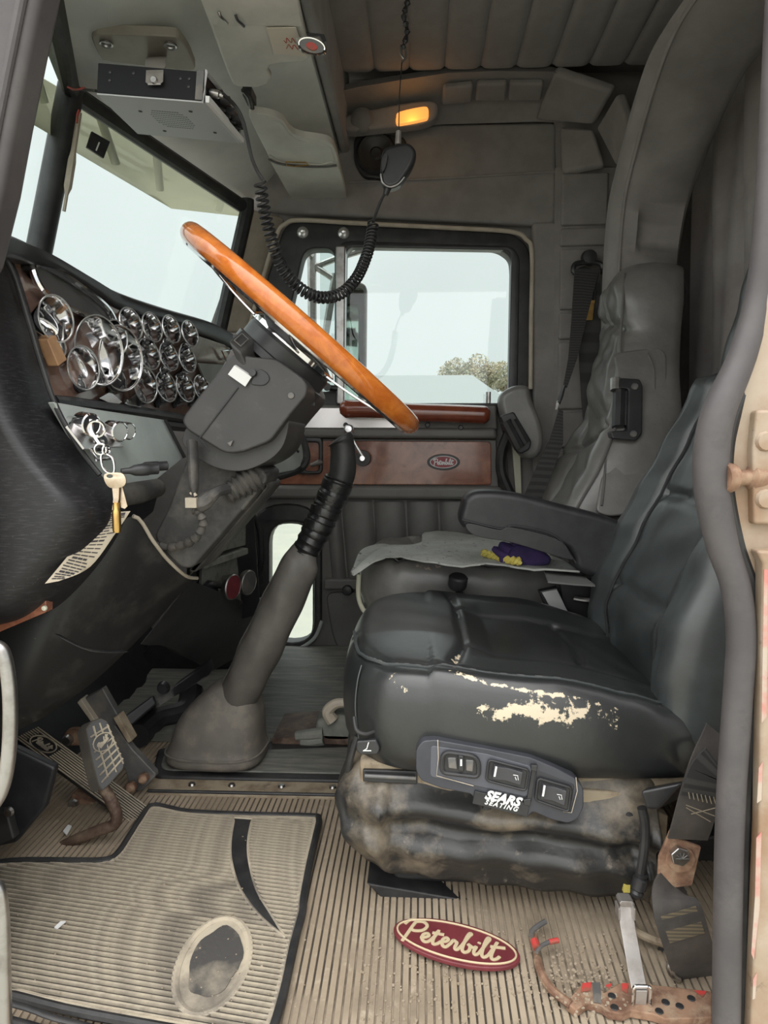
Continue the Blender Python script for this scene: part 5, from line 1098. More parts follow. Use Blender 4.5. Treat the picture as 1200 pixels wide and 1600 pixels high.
# ------------------------------------------------------------------ gear lever
gs = thing('gear_lever', 'tall gear lever with taped black grip and grey sleeve over a rubber boot', 'gear lever', P(340, 1190, 1.52))
DS = 1.47
k = spline([P(530, 684, DS), P(534, 692, DS), P(536, 712, DS), P(535, 738, DS), P(530, 752, DS)], 5)
obj('knob', MB().tube(k, [.016, .024, .028, .029, .029, .026, .026, .026, .026, .026, .0265, .027, .0275, .028, .028, .028, .028, .028, .028, .028, .027][:len(k)], n=18), rubber, gs)
tp = spline([P(530, 748, DS), P(522, 770, DS), P(508, 800, DS), P(493, 832, DS), P(476, 864, DS)], 10)
obj('taped_grip', MB().tube(tp, [.031 + .0016 * math.sin(i * 1.9) - .004 * max(0, i - 30) / 10 for i in range(len(tp))], n=18), tapemat, gs)
for i in (6, 13, 20, 27): 
    d = (tp[i + 1] - tp[i]).normalized(); obj('tape_wrap', MB().lathe([(.0305, -.012), (.0322, -.010), (.0326, .004), (.0312, .010)], tp[i], d + V((.25 * math.sin(i), .2 * math.cos(i * 2), -.1)), 18, cap=False), tapemat, gs)
sl_ = spline([P(482, 852, DS), P(474, 868, DS), P(462, 895, DS), P(440, 945, 1.48), P(412, 1005, 1.49), P(388, 1055, 1.5), P(366, 1100, 1.52)], 8)
n = len(sl_); rings = []
for i, p in enumerate(sl_):
    t = i / (n - 1); d = (sl_[min(i + 1, n - 1)] - sl_[max(i - 1, 0)]).normalized(); a = d.orthogonal().normalized(); a = (V((0, 1, 0)) - d * d.y).normalized(); b = d.cross(a)
    r = interp([(0, .022), (.10, .026), (.22, .037), (.4, .043), (.7, .046), (1, .042)], t); m_ = 24
    rings.append([p + (a * math.cos(2 * PI * q / m_) + b * math.sin(2 * PI * q / m_)) * (r * (1 + .10 * math.sin(2 * PI * q / m_ * 3 + t * 9) * max(0, 1 - abs(t - .2) * 3) + .03 * math.sin(t * 30 + q))) for q in range(m_)])
obj('sleeve', MB().loft(rings), sleeve, gs, ang=70)
obj('sleeve_seam', MB().tube([r[18] for r in rings], .002, n=5), sleeve, gs)
def rr2(c, hx, hy, rot, n=40, pw=3.2):
    out = []
    for q in range(n):
        t = 2 * PI * q / n; ct, st = math.cos(t), math.sin(t); x = hx * math.copysign(abs(ct) ** (2 / pw), ct); y = hy * math.copysign(abs(st) ** (2 / pw), st)
        out.append(V((c.x + x * math.cos(rot) - y * math.sin(rot), c.y + x * math.sin(rot) + y * math.cos(rot), c.z)))
    return out
c0 = V((-.455, 1.53, .012)); ct_ = P(366, 1088, 1.53); rings = []
for z, hx, hy, t in ((.014, .108, .085, 0), (.030, .112, .09, 0), (.050, .108, .088, .02), (.054, .103, .084, .03), (.080, .100, .082, .10), (.115, .094, .076, .28), (.145, .080, .066, .52), (.170, .062, .056, .78), (.188, .047, .047, .95), (.200, .040, .042, 1.05)):
    c = c0.lerp(ct_, t); c.z = z; rings.append(rr2(c, hx, hy, -.06))
obj('boot', MB().loft(rings), bootrubber, gs, sub=1, ang=80)
obj('boot_band', MB().tube([p + V((0, 0, 0)) for p in rr2(V((c0.x, c0.y, .046)), .110, .089, -.06)], .0028, n=6, closed=True), bootrubber, gs)
obj('boot_wrinkle', MB().tube(spline([P(272, 1150, 1.497), P(285, 1132, 1.492), P(302, 1128, 1.49)], 5), [.001] + [.0035] * 9 + [.001], flat=.5), sleeve, gs)

# ------------------------------------------------------------------ pedals
ac = thing('accelerator_pedal', 'long black ribbed accelerator pedal with an oval emblem at its top', 'pedal', P(222, 1280, 1.33))
q = [P(20, 1152, 1.38), P(58, 1134, 1.41), P(236, 1264, 1.31), P(214, 1295, 1.275)]
nrm = (q[1] - q[0]).cross(q[3] - q[0]).normalized(); nrm = nrm if nrm.z > 0 else -nrm
obj('treadle', MB().prism(q, -nrm * .016), rubber, ac, bevel=.004)
for i in range(10):
    a = q[0].lerp(q[1], .06 + .098 * i); b = q[3].lerp(q[2], .06 + .098 * i); s0 = 0.27 if 2 <= i <= 7 else .02
    w_ = (q[1] - q[0]).normalized() * .0012
    obj('rib', MB().ribbon([a.lerp(b, s0), a.lerp(b, .99)], w_, nrm * .004), matrib, ac)
    if s0 > .1: obj('rib', MB().ribbon([a.lerp(b, .02), a.lerp(b, .07)], w_, nrm * .004), matrib, ac)
ec = q[0].lerp(q[1], .5).lerp(q[3].lerp(q[2], .5), .165); eu_ = (q[3] - q[0]).normalized(); ev_ = (q[1] - q[0]).normalized()
obj('emblem_rim', MB().tube(ellipse(ec + nrm * .004, eu_, ev_, .030, .017, 32), .0016, n=6, closed=True), matrib, ac)
obj('emblem_script', script_mb(ec + nrm * .003, -eu_ * -1, ev_, .044, .016, .0016, nrm), matrib, ac)
obj('pedal_bracket', MB().prism([P(112, 1240, 1.34), P(160, 1262, 1.34), P(172, 1292, 1.33), P(128, 1290, 1.33), P(108, 1262, 1.34)], (0, .04, 0)), rust, ac, bevel=.003)
for x, y in ((130, 1272), (116, 1256)): obj('bracket_bolt', MB().lathe([(.0005, .010), (.009, .010), (.011, .003), (.011, 0)], P(x, y, 1.335), (0, -1, 0), 8), steel, ac)
obj('pedal_pivot', MB().tube([P(108, 1282, 1.33), P(172, 1296, 1.33)], .012), rust, ac)

cpd = thing('clutch_pedal', 'worn grid-patterned clutch pedal on a bent rusty rod', 'pedal', P(60, 1345, 1.2))
fq = [P(136, 1136, 1.20), P(166, 1122, 1.22), P(196, 1192, 1.20), P(160, 1236, 1.175)]
fo = [P(a, b, d) for a, b, d in ((134, 1140, 1.2), (142, 1128, 1.205), (158, 1121, 1.215), (168, 1126, 1.22), (182, 1158, 1.21), (195, 1190, 1.20), (193, 1202, 1.198), (168, 1230, 1.18), (160, 1236, 1.175), (154, 1228, 1.177), (142, 1180, 1.19))]
fn = (fo[3] - fo[0]).cross(fo[8] - fo[0]).normalized(); fn = fn if fn.y < 0 else -fn
obj('pedal_pad', MB().prism(fo, -fn * .022 + V((-.018, 0, -.006))), bootrubber, cpd, bevel=.003)
padb = obj('pad_face', MB().prism([p + fn * .004 + (sum(fo, V()) / len(fo) - p) * .06 for p in fo], fn * .002), plastic, cpd)
def fqp(u, v): return fq[0].lerp(fq[1], u).lerp(fq[3].lerp(fq[2], u), v)
for u in (.30, .62, .92): obj('grid_rib', MB().tube([fqp(u, .03 if u < .9 else .12) + fn * .0075, fqp(u, .97 if u > .5 else .9) + fn * .0075], .0018, n=5), matrib, cpd)
for v in (.17, .29, .41, .53, .65, .77, .88): obj('grid_rib', MB().tube([fqp(.04, v) + fn * .0075, fqp(.98, v) + fn * .0075], .0018, n=5), matrib, cpd)
ee = fqp(.5, .36) + fn * .008; fu = (fq[1] - fq[0]).normalized(); fv = (fq[0] - fq[3]).normalized()
obj('emblem_plate', MB().prism(ellipse(ee, fu, fv, .017, .015, 24), fn * .002), rubber, cpd); obj('emblem_rim', MB().tube(ellipse(ee + fn * .002, fu, fv, .017, .015, 24), .0013, n=5, closed=True), matrib, cpd)
obj('emblem_script', script_mb(ee + fn * .003, (fu + fv * .6).normalized(), fv, .026, .012, .0012, fn), matrib, cpd)
rod = spline([P(160, 1228, 1.19), P(172, 1248, 1.19), P(182, 1272, 1.19), P(178, 1288, 1.19), P(155, 1297, 1.19), P(110, 1316, 1.2), P(60, 1344, 1.21), P(20, 1372, 1.23)], 7)
obj('pedal_rod', MB().tube(rod, .0105, n=12), pedalrust, cpd)

bk = thing('brake_pedal_arm', 'flat grey metal brake pedal arm with bolted pivot behind the clutch pedal', 'pedal', P(220, 1230, 1.38))
obj('arm_plate', slab([(120, 1098), (160, 1075), (190, 1128), (180, 1134), (206, 1170), (242, 1208), (243, 1214), (222, 1236), (204, 1236), (196, 1205), (168, 1160), (138, 1124)], 1.38, .02), greymetal, bk, bevel=.003)
obj('arm_flange', slab([(120, 1098), (126, 1092), (150, 1128), (146, 1134)], 1.365, .03), tanbead, bk, bevel=.002)
obj('arm_flange', slab([(176, 1122), (184, 1118), (206, 1158), (200, 1162)], 1.37, .03), creamdirty, bk, bevel=.002)
for x, y, r in ((207, 1228, .011), (226, 1214, .010)): obj('pivot_bolt', MB().lathe([(.0005, .02), (r * .5, .02), (r, .014), (r, 0)], P(x, y, 1.372), (0, -1, .1), 12), rust, bk)
obj('roller_bracket', slab([(96, 1150), (104, 1141), (116, 1140), (134, 1144), (134, 1166), (100, 1166)], 1.42, .02), rust, bk, bevel=.004)
obj('roller_pin', MB().lathe([(.0005, .012), (.009, .012), (.012, .005), (.012, 0)], P(107, 1155, 1.42), (0, -1, 0), 12), steel, bk)
# heater duct and plate under the dash, near kick panel
hd_ = thing('heater_duct', 'black heater duct plate and hinge under the dashboard by the shifter', 'duct', P(250, 1110, 1.7))
obj('duct_body', MB().loft([[P(190, 1122, 1.55), P(240, 1085, 1.6), P(246, 1100, 1.6), P(200, 1140, 1.55)], [P(190, 1122, 1.8), P(240, 1085, 1.85), P(246, 1100, 1.85), P(200, 1140, 1.8)]]), plastic, hd_, bevel=.006)
obj('duct_flap', MB().prism([P(268, 1076, 1.62), P(322, 1038, 1.72), P(327, 1055, 1.72), P(272, 1090, 1.62)], (.0, .05, .004)), plastic, hd_, bevel=.004)
obj('flap_edge', MB().prism([P(244, 1086, 1.6), P(326, 1056, 1.715), P(250, 1102, 1.6)], (0, .02, 0)), greymetal, hd_)
obj('duct_hinge', MB().lathe([(.0005, .012), (.012, .012), (.016, 0)], P(256, 1074, 1.6), (0, -1, 0), 14), plastic, hd_)
obj('duct_hose', MB().tube(spline([P(300, 1075, 1.8), P(290, 1110, 1.75), P(245, 1125, 1.7), P(215, 1150, 1.6)], 6), .03), plastic, hd_)
kp = thing('kick_panel', 'dented black kick panel at the lower left under the dashboard', 'panel', P(30, 1320, 1.1))
obj('panel_sheet', slab([(-30, 1190), (20, 1168), (86, 1200), (70, 1262), (24, 1318), (-30, 1330)], 1.12, .02), vinyl, kp, bevel=.006)
obj('panel_flange', slab([(-20, 1270), (10, 1268), (22, 1312), (-20, 1330)], 1.09, .02), rubber, kp, bevel=.004)
obj('panel_screw', MB().lathe([(.0005, .006), (.007, .005), (.009, 0)], P(14, 1268, 1.085), (0, -1, 0), 12), steel, kp)
for i, l in enumerate(([(-8, 1010), (4, 1018), (12, 1050), (16, 1100), (15, 1160), (10, 1205), (0, 1240), (-14, 1262)], [(-16, 1380), (-2, 1392), (4, 1440), (6, 1520), (8, 1620)])):
    t = obj('grab_handle', MB().tube(spline([P(x, y, .80) for x, y in l], 6), [.008, .010][i] if False else .0085, n=14), steel)
    tag(t, ['curved chrome grab handle at the left edge beside the dash side', 'chrome door frame bar at the lower left corner beside the floor mat'][i], 'handle')

# ------------------------------------------------------------------ driver floor mat
mt = thing('floor_mat', 'dusty ribbed rubber floor mat with a worn oval heel patch under the pedals', 'mat', PZ(250, 1450, .0))
mo_px = [(236, 1261), (262, 1264), (300, 1271), (400, 1275), (484, 1277), (498, 1281), (494, 1305), (484, 1350), (474, 1398), (472, 1418), (458, 1462), (446, 1512), (432, 1556), (420, 1584), (406, 1594), (370, 1592), (300, 1578), (200, 1562), (100, 1545), (20, 1527), (-30, 1518), (-40, 1440), (-36, 1372), (-20, 1354), (20, 1347), (100, 1347), (160, 1347), (182, 1338), (200, 1312), (218, 1284)]
ZM = .008
def fz(p): p = V(p); p.z += floor_z(p.y); return p
mo = [PZ(a, b, ZM) for a, b in mo_px]
mo2 = [(p.x, p.y) for p in mo]
obj('mat_base', MB().prism([V((x, y, ZM + floor_z(y))) for x, y in mo2], (0, 0, -.007)), groove_m, mt)
rim = spline([V((x, y, ZM + floor_z(y) + .002)) for x, y in mo2], 3, True)
obj('mat_edge', MB().tube(rim, .0065, n=8, closed=True), rubber, mt)
inn_ = spline([V((x, y, ZM + floor_z(y) + .002)) for x, y in [(a + (sum(q[0] for q in mo2) / len(mo2) - a) * .03, b + (sum(q[1] for q in mo2) / len(mo2) - b) * .03) for a, b in mo2]], 2, True)
obj('mat_border', MB().tube(inn_, .0055, n=6, closed=True, flat=.5), matrib, mt)
ov = [PZ(331 + 53 * math.cos(t) + 24 * math.sin(t), 1489 - 64 * math.sin(t) + 2 * math.cos(t), ZM) for t in [2 * PI * i / 40 for i in range(40)]]
band = [PZ(a, b, ZM) for a, b in s2([(366, 1280), (360, 1318), (362, 1352), (376, 1388), (408, 1424), (446, 1451)], 5) + s2([(446, 1451), (424, 1420), (402, 1388), (390, 1350), (388, 1316), (394, 1282)], 5)]
oc_ = sum(ov, V((0, 0, 0))) / len(ov)
obj('patch_border', MB().prism([fz(p) + V((0, 0, .003)) for p in ov], (0, 0, -.008)), matrib, mt)
hpm = mat('worn_dark_heel_patch', (.060, .056, .052), .75, mott=((.30, .26, .20), 11, .50, .72), dust2=((.5, .45, .38), 140, .66, .72, .8), bump=(120, .5, .002))
obj('heel_patch', MB().prism([fz(oc_ + (p - oc_) * (.74 + .03 * math.sin(i * .8) + .015 * math.sin(i * 1.3)) + V((.003, .004, 0))) + V((0, 0, .0045)) for i, p in enumerate(ov)], (0, 0, -.006)), hpm, mt)
obj('patch_rim', MB().tube([fz(p) + V((0, 0, .002)) for p in spline(ov, 2, True)], .006, n=6, closed=True, flat=.6), matrib, mt)
obj('smooth_band', MB().prism([fz(p) + V((0, 0, .003)) for p in band], (0, 0, -.006)), rubber, mt)
obj('band_rim', MB().tube([fz(p) + V((0, 0, .002)) for p in band], .0028, n=6, closed=True), matrib, mt)
ud = V((1, -.14, 0)).normalized(); vd = V((ud.y * -1, ud.x, 0))
def cuts(poly, c):
    xs = []; m = len(poly)
    for i in range(m):
        a, b = poly[i], poly[(i + 1) % m]; da, db = a[0] * vd.x + a[1] * vd.y - c, b[0] * vd.x + b[1] * vd.y - c
        if (da < 0) != (db < 0): t = da / (da - db); xs.append((a[0] + (b[0] - a[0]) * t) * ud.x + (a[1] + (b[1] - a[1]) * t) * ud.y)
    xs.sort(); return list(zip(xs[::2], xs[1::2]))
ribs = MB(); cs_ = [p[0] * vd.x + p[1] * vd.y for p in mo2]; c = min(cs_) + .006
ov2 = [(p.x, p.y) for p in ov]; bd2 = [(p.x, p.y) for p in band]; nr_ = 0
while c < max(cs_):
    iv = [(a + .007, b - .007) for a, b in cuts(mo2, c) if b - a > .016]
    for hole_ in (ov2, bd2):
        for h0, h1 in cuts(hole_, c):
            nv = []
            for a, b in iv:
                if h1 < a or h0 > b: nv.append((a, b))
                else:
                    if h0 - a > .003: nv.append((a, h0))
                    if b - h1 > .003: nv.append((h1, b))
            iv = nv
    for a, b in iv:
        m_ = max(2, int((b - a) / .06) + 1)
        pts = [fz(ud * (a + (b - a) * i / (m_ - 1)) + vd * c + V((0, 0, ZM))) for i in range(m_)]
        o_ = obj('rib', MB().ribbon(pts, vd * .0017, (0, 0, .0045)), matrib, mt, smooth=False, fix=False); nr_ += 1
    c += .0088

# red floor badge with script lettering
L_, R_ = PZ(616, 1440, .004), PZ(813, 1484, .004); L_, R_ = fz(L_), fz(R_)
bc = (L_ + R_) / 2; bu = (R_ - L_).normalized(); bv = V((0, 0, 1)).cross(bu).normalized(); ba = (R_ - L_).length / 2
fbd = thing('floor_badge', 'oval dark red badge with cream script lettering lying on the ribbed floor', 'badge', bc)
obj('badge_plate', MB().prism(ellipse(bc, bu, bv, ba, .043, 56), (0, 0, .007)), maroon, fbd, bevel=.002)
obj('badge_border', MB().tube(ellipse(bc + V((0, 0, .0075)), bu, bv, ba * .94, .036, 56), .0016, n=6, closed=True), creamink, fbd)
obj('badge_script', script_mb(bc + V((0, 0, .0075)) - bu * .004, bu, bv, ba * 1.62, .046, .0030, (0, 0, 1)), creamink, fbd)

# ------------------------------------------------------------------ belt stack, silver strap and rusty bracket at the right
bs = thing('belt_anchor', 'dusty black belt straps on a bolted rusty anchor plate behind the driver seat', 'seat belt', P(1070, 1530, .93))
def strap(pxl, Ds, hw, t=.0035, tw=None):
    pts = spline([P(a, b, d) for (a, b), d in zip(pxl, Ds)], 6); n = len(pts); ws = []
    for i in range(n):
        d = (pts[min(i + 1, n - 1)] - pts[max(i - 1, 0)]).normalized(); a = d.cross(V((0, 1, 0))).normalized(); a = a if a.x > 0 else -a
        if tw: a = (a * math.cos(tw * i / n) + V((0, 1, 0)) * math.sin(tw * i / n))
        ws.append(a * (hw if not callable(hw) else hw(i / (n - 1))))
    return MB().ribbon(pts, ws, (0, t, 0))
obj('upper_strap', strap([(1128, 1150), (1112, 1190), (1096, 1240), (1082, 1290), (1075, 1312)], [.93, .91, .905, .91, .92], .026), beltdusty, bs)
obj('upper_strap', strap([(1126, 1196), (1112, 1214), (1100, 1250)], [.90, .895, .90], .030), belt, bs)
st_ = MB()
for i in range(7): st_.tube([P(1076 + i * 6.5, 1238 + i * 1.2, .892), P(1078 + i * 6.8, 1248 + i * 1.6, .892)], .0007, n=4)
for a, b in (((1072, 1258), (1124, 1278)), ((1072, 1262), (1110, 1284)), ((1120, 1262), (1080, 1272))): st_.tube([P(*a, .893), P(*b, .893)], .0007, n=4)
obj('stitching', st_, mat('faded_thread', (.20, .17, .12), .8), bs)['kind'] = 'stuff'
obj('anchor_plate', slab([(1052, 1290), (1064, 1292), (1062, 1312), (1096, 1324), (1082, 1384), (1040, 1390), (1028, 1384), (1030, 1340), (1042, 1312)], .925, .006), rust, bs, bevel=.0015)
hx = [P(1064 + 16 * math.cos(i * PI / 3 + .3), 1340 + 15 * math.sin(i * PI / 3 + .3), .915) for i in range(6)]
bo_ = obj('anchor_bolt', MB().prism(hx, (0, .010, 0)), steel, bs, bevel=.0015); obj('bolt_washer', MB().lathe([(.0005, .004), (.018, .004), (.019, 0)], P(1063, 1341, .925), (0, -1, 0), 22), rust, bs)
for i in range(6): obj('bolt_mark', MB().tube([P(1066, 1342, .9145), P(1066 + 10 * math.cos(-PI + i * PI / 5), 1342 + 9 * math.sin(-PI + i * PI / 5), .9145)], .0006, n=4), greymetal, bo_)
obj('lower_strap', strap([(1058, 1372), (1052, 1392), (1058, 1420), (1070, 1460), (1082, 1500), (1090, 1532)], [.935, .92, .905, .905, .92, .95], lambda t: .024 + .008 * min(1, t * 2.2)), beltdusty, bs)
obj('sewn_patch', strap([(1060, 1424), (1068, 1448), (1074, 1466)], [.9035, .9035, .9045], .024, .001), mat('tan_stitched_webbing', (.14, .11, .07), .85, wave=((.07, .06, .045), 60, .5, 'Z', .4, .6)), bs)
obj('strap_loop', strap([(1096, 1530), (1080, 1545), (1058, 1532), (1050, 1500), (1060, 1490)], [.95, .96, .98, .99, .99], .024), belt, bs)
obj('loop_clip', MB().tube(spline([P(1052, 1502, .93), P(1046, 1510, .93), P(1050, 1522, .93), P(1060, 1530, .935)], 5), .005), steel, bs)
obj('white_cable', MB().tube(spline([P(985, 1448, 1.02), P(1005, 1462, 1.0), P(1030, 1472, .99), P(1050, 1476, .98), P(1062, 1474, .98)], 5), .006), creamdirty, bs)
obj('fallen_sheet', MB().prism([P(990, 1405, 1.1), P(1040, 1400, 1.1), P(1120, 1440, 1.08), P(1120, 1475, 1.05), P(1060, 1470, 1.04), P(1010, 1440, 1.06)], (0, .01, -.006)), trimgrey, bs, bevel=.002)
obj('sheet_scrap', MB().prism([P(995, 1438, 1.05), P(1018, 1440, 1.05), P(1035, 1466, 1.03), P(1008, 1458, 1.03)], (0, .004, -.004)), brass if False else tanbead, bs)
obj('floor_bracket_back', slab([(1012, 1262), (1044, 1275), (1040, 1330), (1022, 1300)], 1.08, .02), creamdirty, bs, bevel=.002)
obj('base_rail', slab([(1010, 1330), (1140, 1300), (1140, 1450), (1020, 1440)], 1.2, .04), rubber, bs, bevel=.006)

ss = thing('silver_strap_bracket', 'bent silver metal strap with a loop standing at the floor edge by the seat', 'bracket', P(1003, 1595, .90))
obj('strap', MB().ribbon(spline([P(980, 1412, .985), P(980, 1440, .975), P(986, 1475, .955), (P(994, 1520, .925)), P(1002, 1560, .90), P(1006, 1592, .89)], 5), (.0105, 0, 0), (0, .003, 0)), bracketmetal, ss, bevel=.0006)
obj('strap_head', MB().prism(pq([(968, 1412), (971, 1408), (989, 1409), (992, 1413), (991, 1418), (969, 1417)], .98), (0, .02, 0)), bracketmetal, ss, bevel=.001)
for x in (968, 992): obj('strap_ear', MB().prism(pq([(x - 1.5, 1420), (x + 1.5, 1420), (x + 1.5, 1440), (x - 1.5, 1438)], .968), (0, .02, 0)), bracketmetal, ss, bevel=.001)
lk = fillet([P(a, b, .882) for a, b in ((990, 1540), (1017, 1541), (1014, 1594), (1004, 1598), (986, 1594))], .006)
obj('buckle_loop', MB().tube(lk, .0022, n=8, closed=True), chrome, ss); obj('buckle_plate', MB().prism(pq([(994, 1548), (1012, 1548), (1010, 1574), (1000, 1580), (992, 1574)], .884), (0, .004, 0)), bracketmetal, ss, bevel=.001)

rb_ = thing('rusty_seat_rail', 'rusty floor rail with chipped red paint running along the door sill', 'rail', P(1000, 1560, .9))
def fl_(px, py, lift=.012): p = PZ(px, py, lift - .02); return p
outl_ = [(884, 1566), (905, 1540), (930, 1534), (944, 1550), (966, 1536), (985, 1534), (1112, 1548), (1112, 1590), (1040, 1592), (1020, 1584), (985, 1578), (972, 1584), (950, 1580), (940, 1572), (918, 1566), (900, 1578)]
def fl2(px, py, h):
    z = -.02
    for _ in range(5): p = PZ(px, py, z); z = floor_z(p.y) + h
    return PZ(px, py, z)
rt = [fl2(a, b, .014) for a, b in outl_]
obj('rail_plate', MB().prism(rt, (0, .0, -.012)), rust, rb_, bevel=.002)
for a, b in ((956, 1556), (960, 1574), (1040, 1566), (1062, 1572), (1030, 1580), (1080, 1560)): obj('rail_hole', MB().lathe([(.0005, .001), (.005, .001), (.0055, 0)], fl2(a, b, .0143), (0, 0, 1), 10), plastic, rb_)
for l in ([(910, 1537), (924, 1535), (922, 1548), (908, 1550)], [(946, 1540), (956, 1537), (952, 1546)], [(972, 1537), (982, 1537), (980, 1552), (972, 1548)], [(1084, 1548), (1104, 1549), (1098, 1558)]): obj('red_patch', MB().prism([fl2(a, b, .0155) for a, b in l], (0, .001, 0)), redpaint, rb_)
obj('grey_tape', MB().prism([fl2(a, b, .0155) for a, b in ((926, 1536), (938, 1536), (940, 1568), (928, 1566))], (0, .0015, 0)), greymetal, rb_)
obj('thin_rail', MB().tube(spline([fl2(836, 1462, .012), fl2(838, 1490, .012), fl2(846, 1520, .012), fl2(862, 1546, .012), fl2(892, 1570, .012)], 6), [.004] * 8 + [.006] * 17, n=8), rust, rb_)
obj('rail_hook', MB().tube(spline([fl2(830, 1462, .02), fl2(832, 1454, .02), fl2(842, 1446, .02), fl2(852, 1440, .02)], 5), .004), greymetal, rb_); obj('hook_tip', MB().prism([fl2(838, 1446, .02), fl2(852, 1438, .02), fl2(854, 1443, .02), fl2(842, 1449, .02)], (0, .004, 0)), redpaint, rb_)
obj('rail_hook', MB().tube(spline([fl2(838, 1488, .02), fl2(846, 1478, .02), fl2(858, 1472, .02)], 5), .003), greymetal, rb_); obj('hook_tip', MB().tube([fl2(858, 1472, .02), fl2(872, 1469, .02)], .0038), redpaint, rb_); obj('rail_red', MB().tube([fl2(835, 1470, .02), fl2(839, 1482, .02)], .006), redpaint, rb_)
rnd = random.Random(11)
gr_ = MB()
for i in range(260):
    px, py = rnd.gauss(905, 45), rnd.gauss(1540, 22); p = PZ(px, py, -.012); r = rnd.uniform(.0006, .0018); gr_.box(p, (r * 2, r * 2, r), Matrix.Rotation(rnd.random() * 3, 3, 'Z'))
for i in range(420):
    p = PZ(rnd.uniform(560, 1000), rnd.uniform(1440, 1580), .0); p.z = floor_z(p.y) + .001; r = rnd.uniform(.0006, .0018); gr_.box(p, (r * 2, r * 2, r), Matrix.Rotation(rnd.random() * 3, 3, 'Z'))
for i in range(160):
    p = PZ(rnd.uniform(20, 480), rnd.uniform(1290, 1570), .012); p.z = floor_z(p.y) + .0125; r = rnd.uniform(.0005, .0013); gr_.box(p, (r * 2, r * 2, r), Matrix.Rotation(rnd.random() * 3, 3, 'Z'))
o = obj('grit', gr_, mat('pale_grit', (.40, .33, .25), .9, mott=((.3, .24, .17), 40, .4, .6)), smooth=False, fix=False); o['kind'] = 'stuff'; tag(o, 'pale sand and grit scattered over the ribbed floor', 'grit')
for px_, lab in (([(98, 1292), (106, 1282), (112, 1284), (104, 1298)], 'small torn white paper scrap beside the clutch rod'), ([(84, 1432), (94, 1424), (102, 1424), (88, 1434)], 'thin pale straw scrap lying on the ribbed floor mat')):
    p_ = [PZ(a, b, .016) for a, b in px_]; o = obj('paper_scrap', MB().prism([V((p.x, p.y, .014 + floor_z(p.y) if 'mat' in lab else .006 + floor_z(p.y))) for p in p_], (0, 0, .002)), whiteink, smooth=False); tag(o, lab, 'scrap')
# rag between shifter and seat
rg = thing('rag', 'crumpled grey green work glove on the floor beside the seat front', 'glove', P(510, 1140, 1.75))
gcl = mat('grey_green_cloth', (.13, .14, .125), .9, mott=((.20, .20, .175), 16, .4, .6), bump=(250, .4, .001), bump2=(30, .5, .006))
obj('glove_body', slab(s2([(492, 1132), (512, 1122), (535, 1120), (560, 1132), (556, 1160), (520, 1164), (500, 1158)], 4, True), 1.62, .1), gcl, rg, bevel=.016, seg=4)
for l in ([(505, 1146), (480, 1148), (462, 1150)], [(505, 1154), (486, 1158), (470, 1158)], [(520, 1126), (512, 1112), (524, 1100), (540, 1098)]): pts = spline([P(a, b, 1.62) for a, b in l], 5); obj('glove_finger', MB().tube(pts, [.016 - .006 * i / len(pts) for i in range(len(pts))]), gcl if l[0][1] > 1130 else tanbead, rg)

# ------------------------------------------------------------------ overhead: visors
def plane_px(l, z): return [PZ(a, b, z) for a, b in l]
v2 = thing('sun_visor', 'grey padded passenger sun visor with a pocket and brass clip', 'visor', PZ(465, 250, 1.5))
o2_ = s2([(389, 181), (402, 178), (425, 182), (442, 190), (452, 204), (468, 214), (500, 219), (516, 224), (524, 236), (533, 270), (541, 306), (538, 316), (500, 319), (470, 319), (458, 314), (444, 292), (420, 245)], 4, True)
pv = plane_px(o2_, 1.50); obj('visor_pad', MB().prism(pv, (0, 0, .018)), visorgrey, v2, bevel=.007, seg=3)
obj('pocket_flap', MB().prism(plane_px(s2([(420, 246), (440, 254), (470, 256), (500, 258), (526, 256), (541, 306), (538, 316), (470, 319), (458, 314)], 4, True), 1.497), (0, 0, .004)), visorgrey, v2, bevel=.0015)
obj('pocket_edge', MB().tube([p + V((0, 0, -.003)) for p in plane_px(s2([(420, 247), (436, 254), (470, 258), (502, 259), (526, 257)], 6), 1.497)], .003, n=6), gvinyl, v2)
obj('visor_hem', MB().tube([p + V((0, 0, .001)) for p in plane_px(s2([(424, 186), (440, 194), (452, 210), (470, 221), (512, 229), (520, 244), (527, 270), (534, 304)], 5), 1.499)], .0022, n=6), visorgrey, v2)
cl_ = plane_px([(446, 253), (478, 254), (482, 258), (460, 260), (448, 258)], 1.492); obj('brass_clip', MB().tube(cl_, .0018, n=6, closed=True), brass, v2)
obj('visor_arm', MB().tube([PZ(380, 140, 1.52), PZ(388, 150, 1.515), PZ(396, 176, 1.51)], .006).box(PZ(390, 150, 1.525), (.02, .05, .02)), plastic, v2)
v1 = thing('sun_visor', 'grey padded driver sun visor holding a paper note and badge reel', 'visor', PZ(390, 60, 1.5))
v2['group'] = v1['group'] = 'grey sun visors under the header'
o1_ = [(300, -40), (312, 0), (328, 42), (344, 86), (354, 112), (362, 132), (372, 137), (404, 138), (420, 132), (424, 122), (418, 112), (424, 103), (440, 100), (476, 98), (485, 92), (484, 80), (474, 42), (466, 0), (456, -40)]
obj('visor_pad', MB().prism(plane_px(o1_, 1.50), (0, 0, .018)), visorgrey, v1, bevel=.007, seg=3)
obj('visor_band', MB().prism(plane_px([(306, -20), (328, 36), (345, 42), (400, 40), (472, 42), (462, -20)], 1.496), (0, 0, .004)), visorgrey, v1, bevel=.0015)
for x, y in ((345, 22), (371, 27)): obj('visor_hook', MB().tube(spline([PZ(x - 3, y - 4, 1.49), PZ(x, y + 4, 1.485), PZ(x + 6, y + 10, 1.485), PZ(x + 10, y + 14, 1.49)], 4), .0026), steel if x < 360 else plastic, v1)
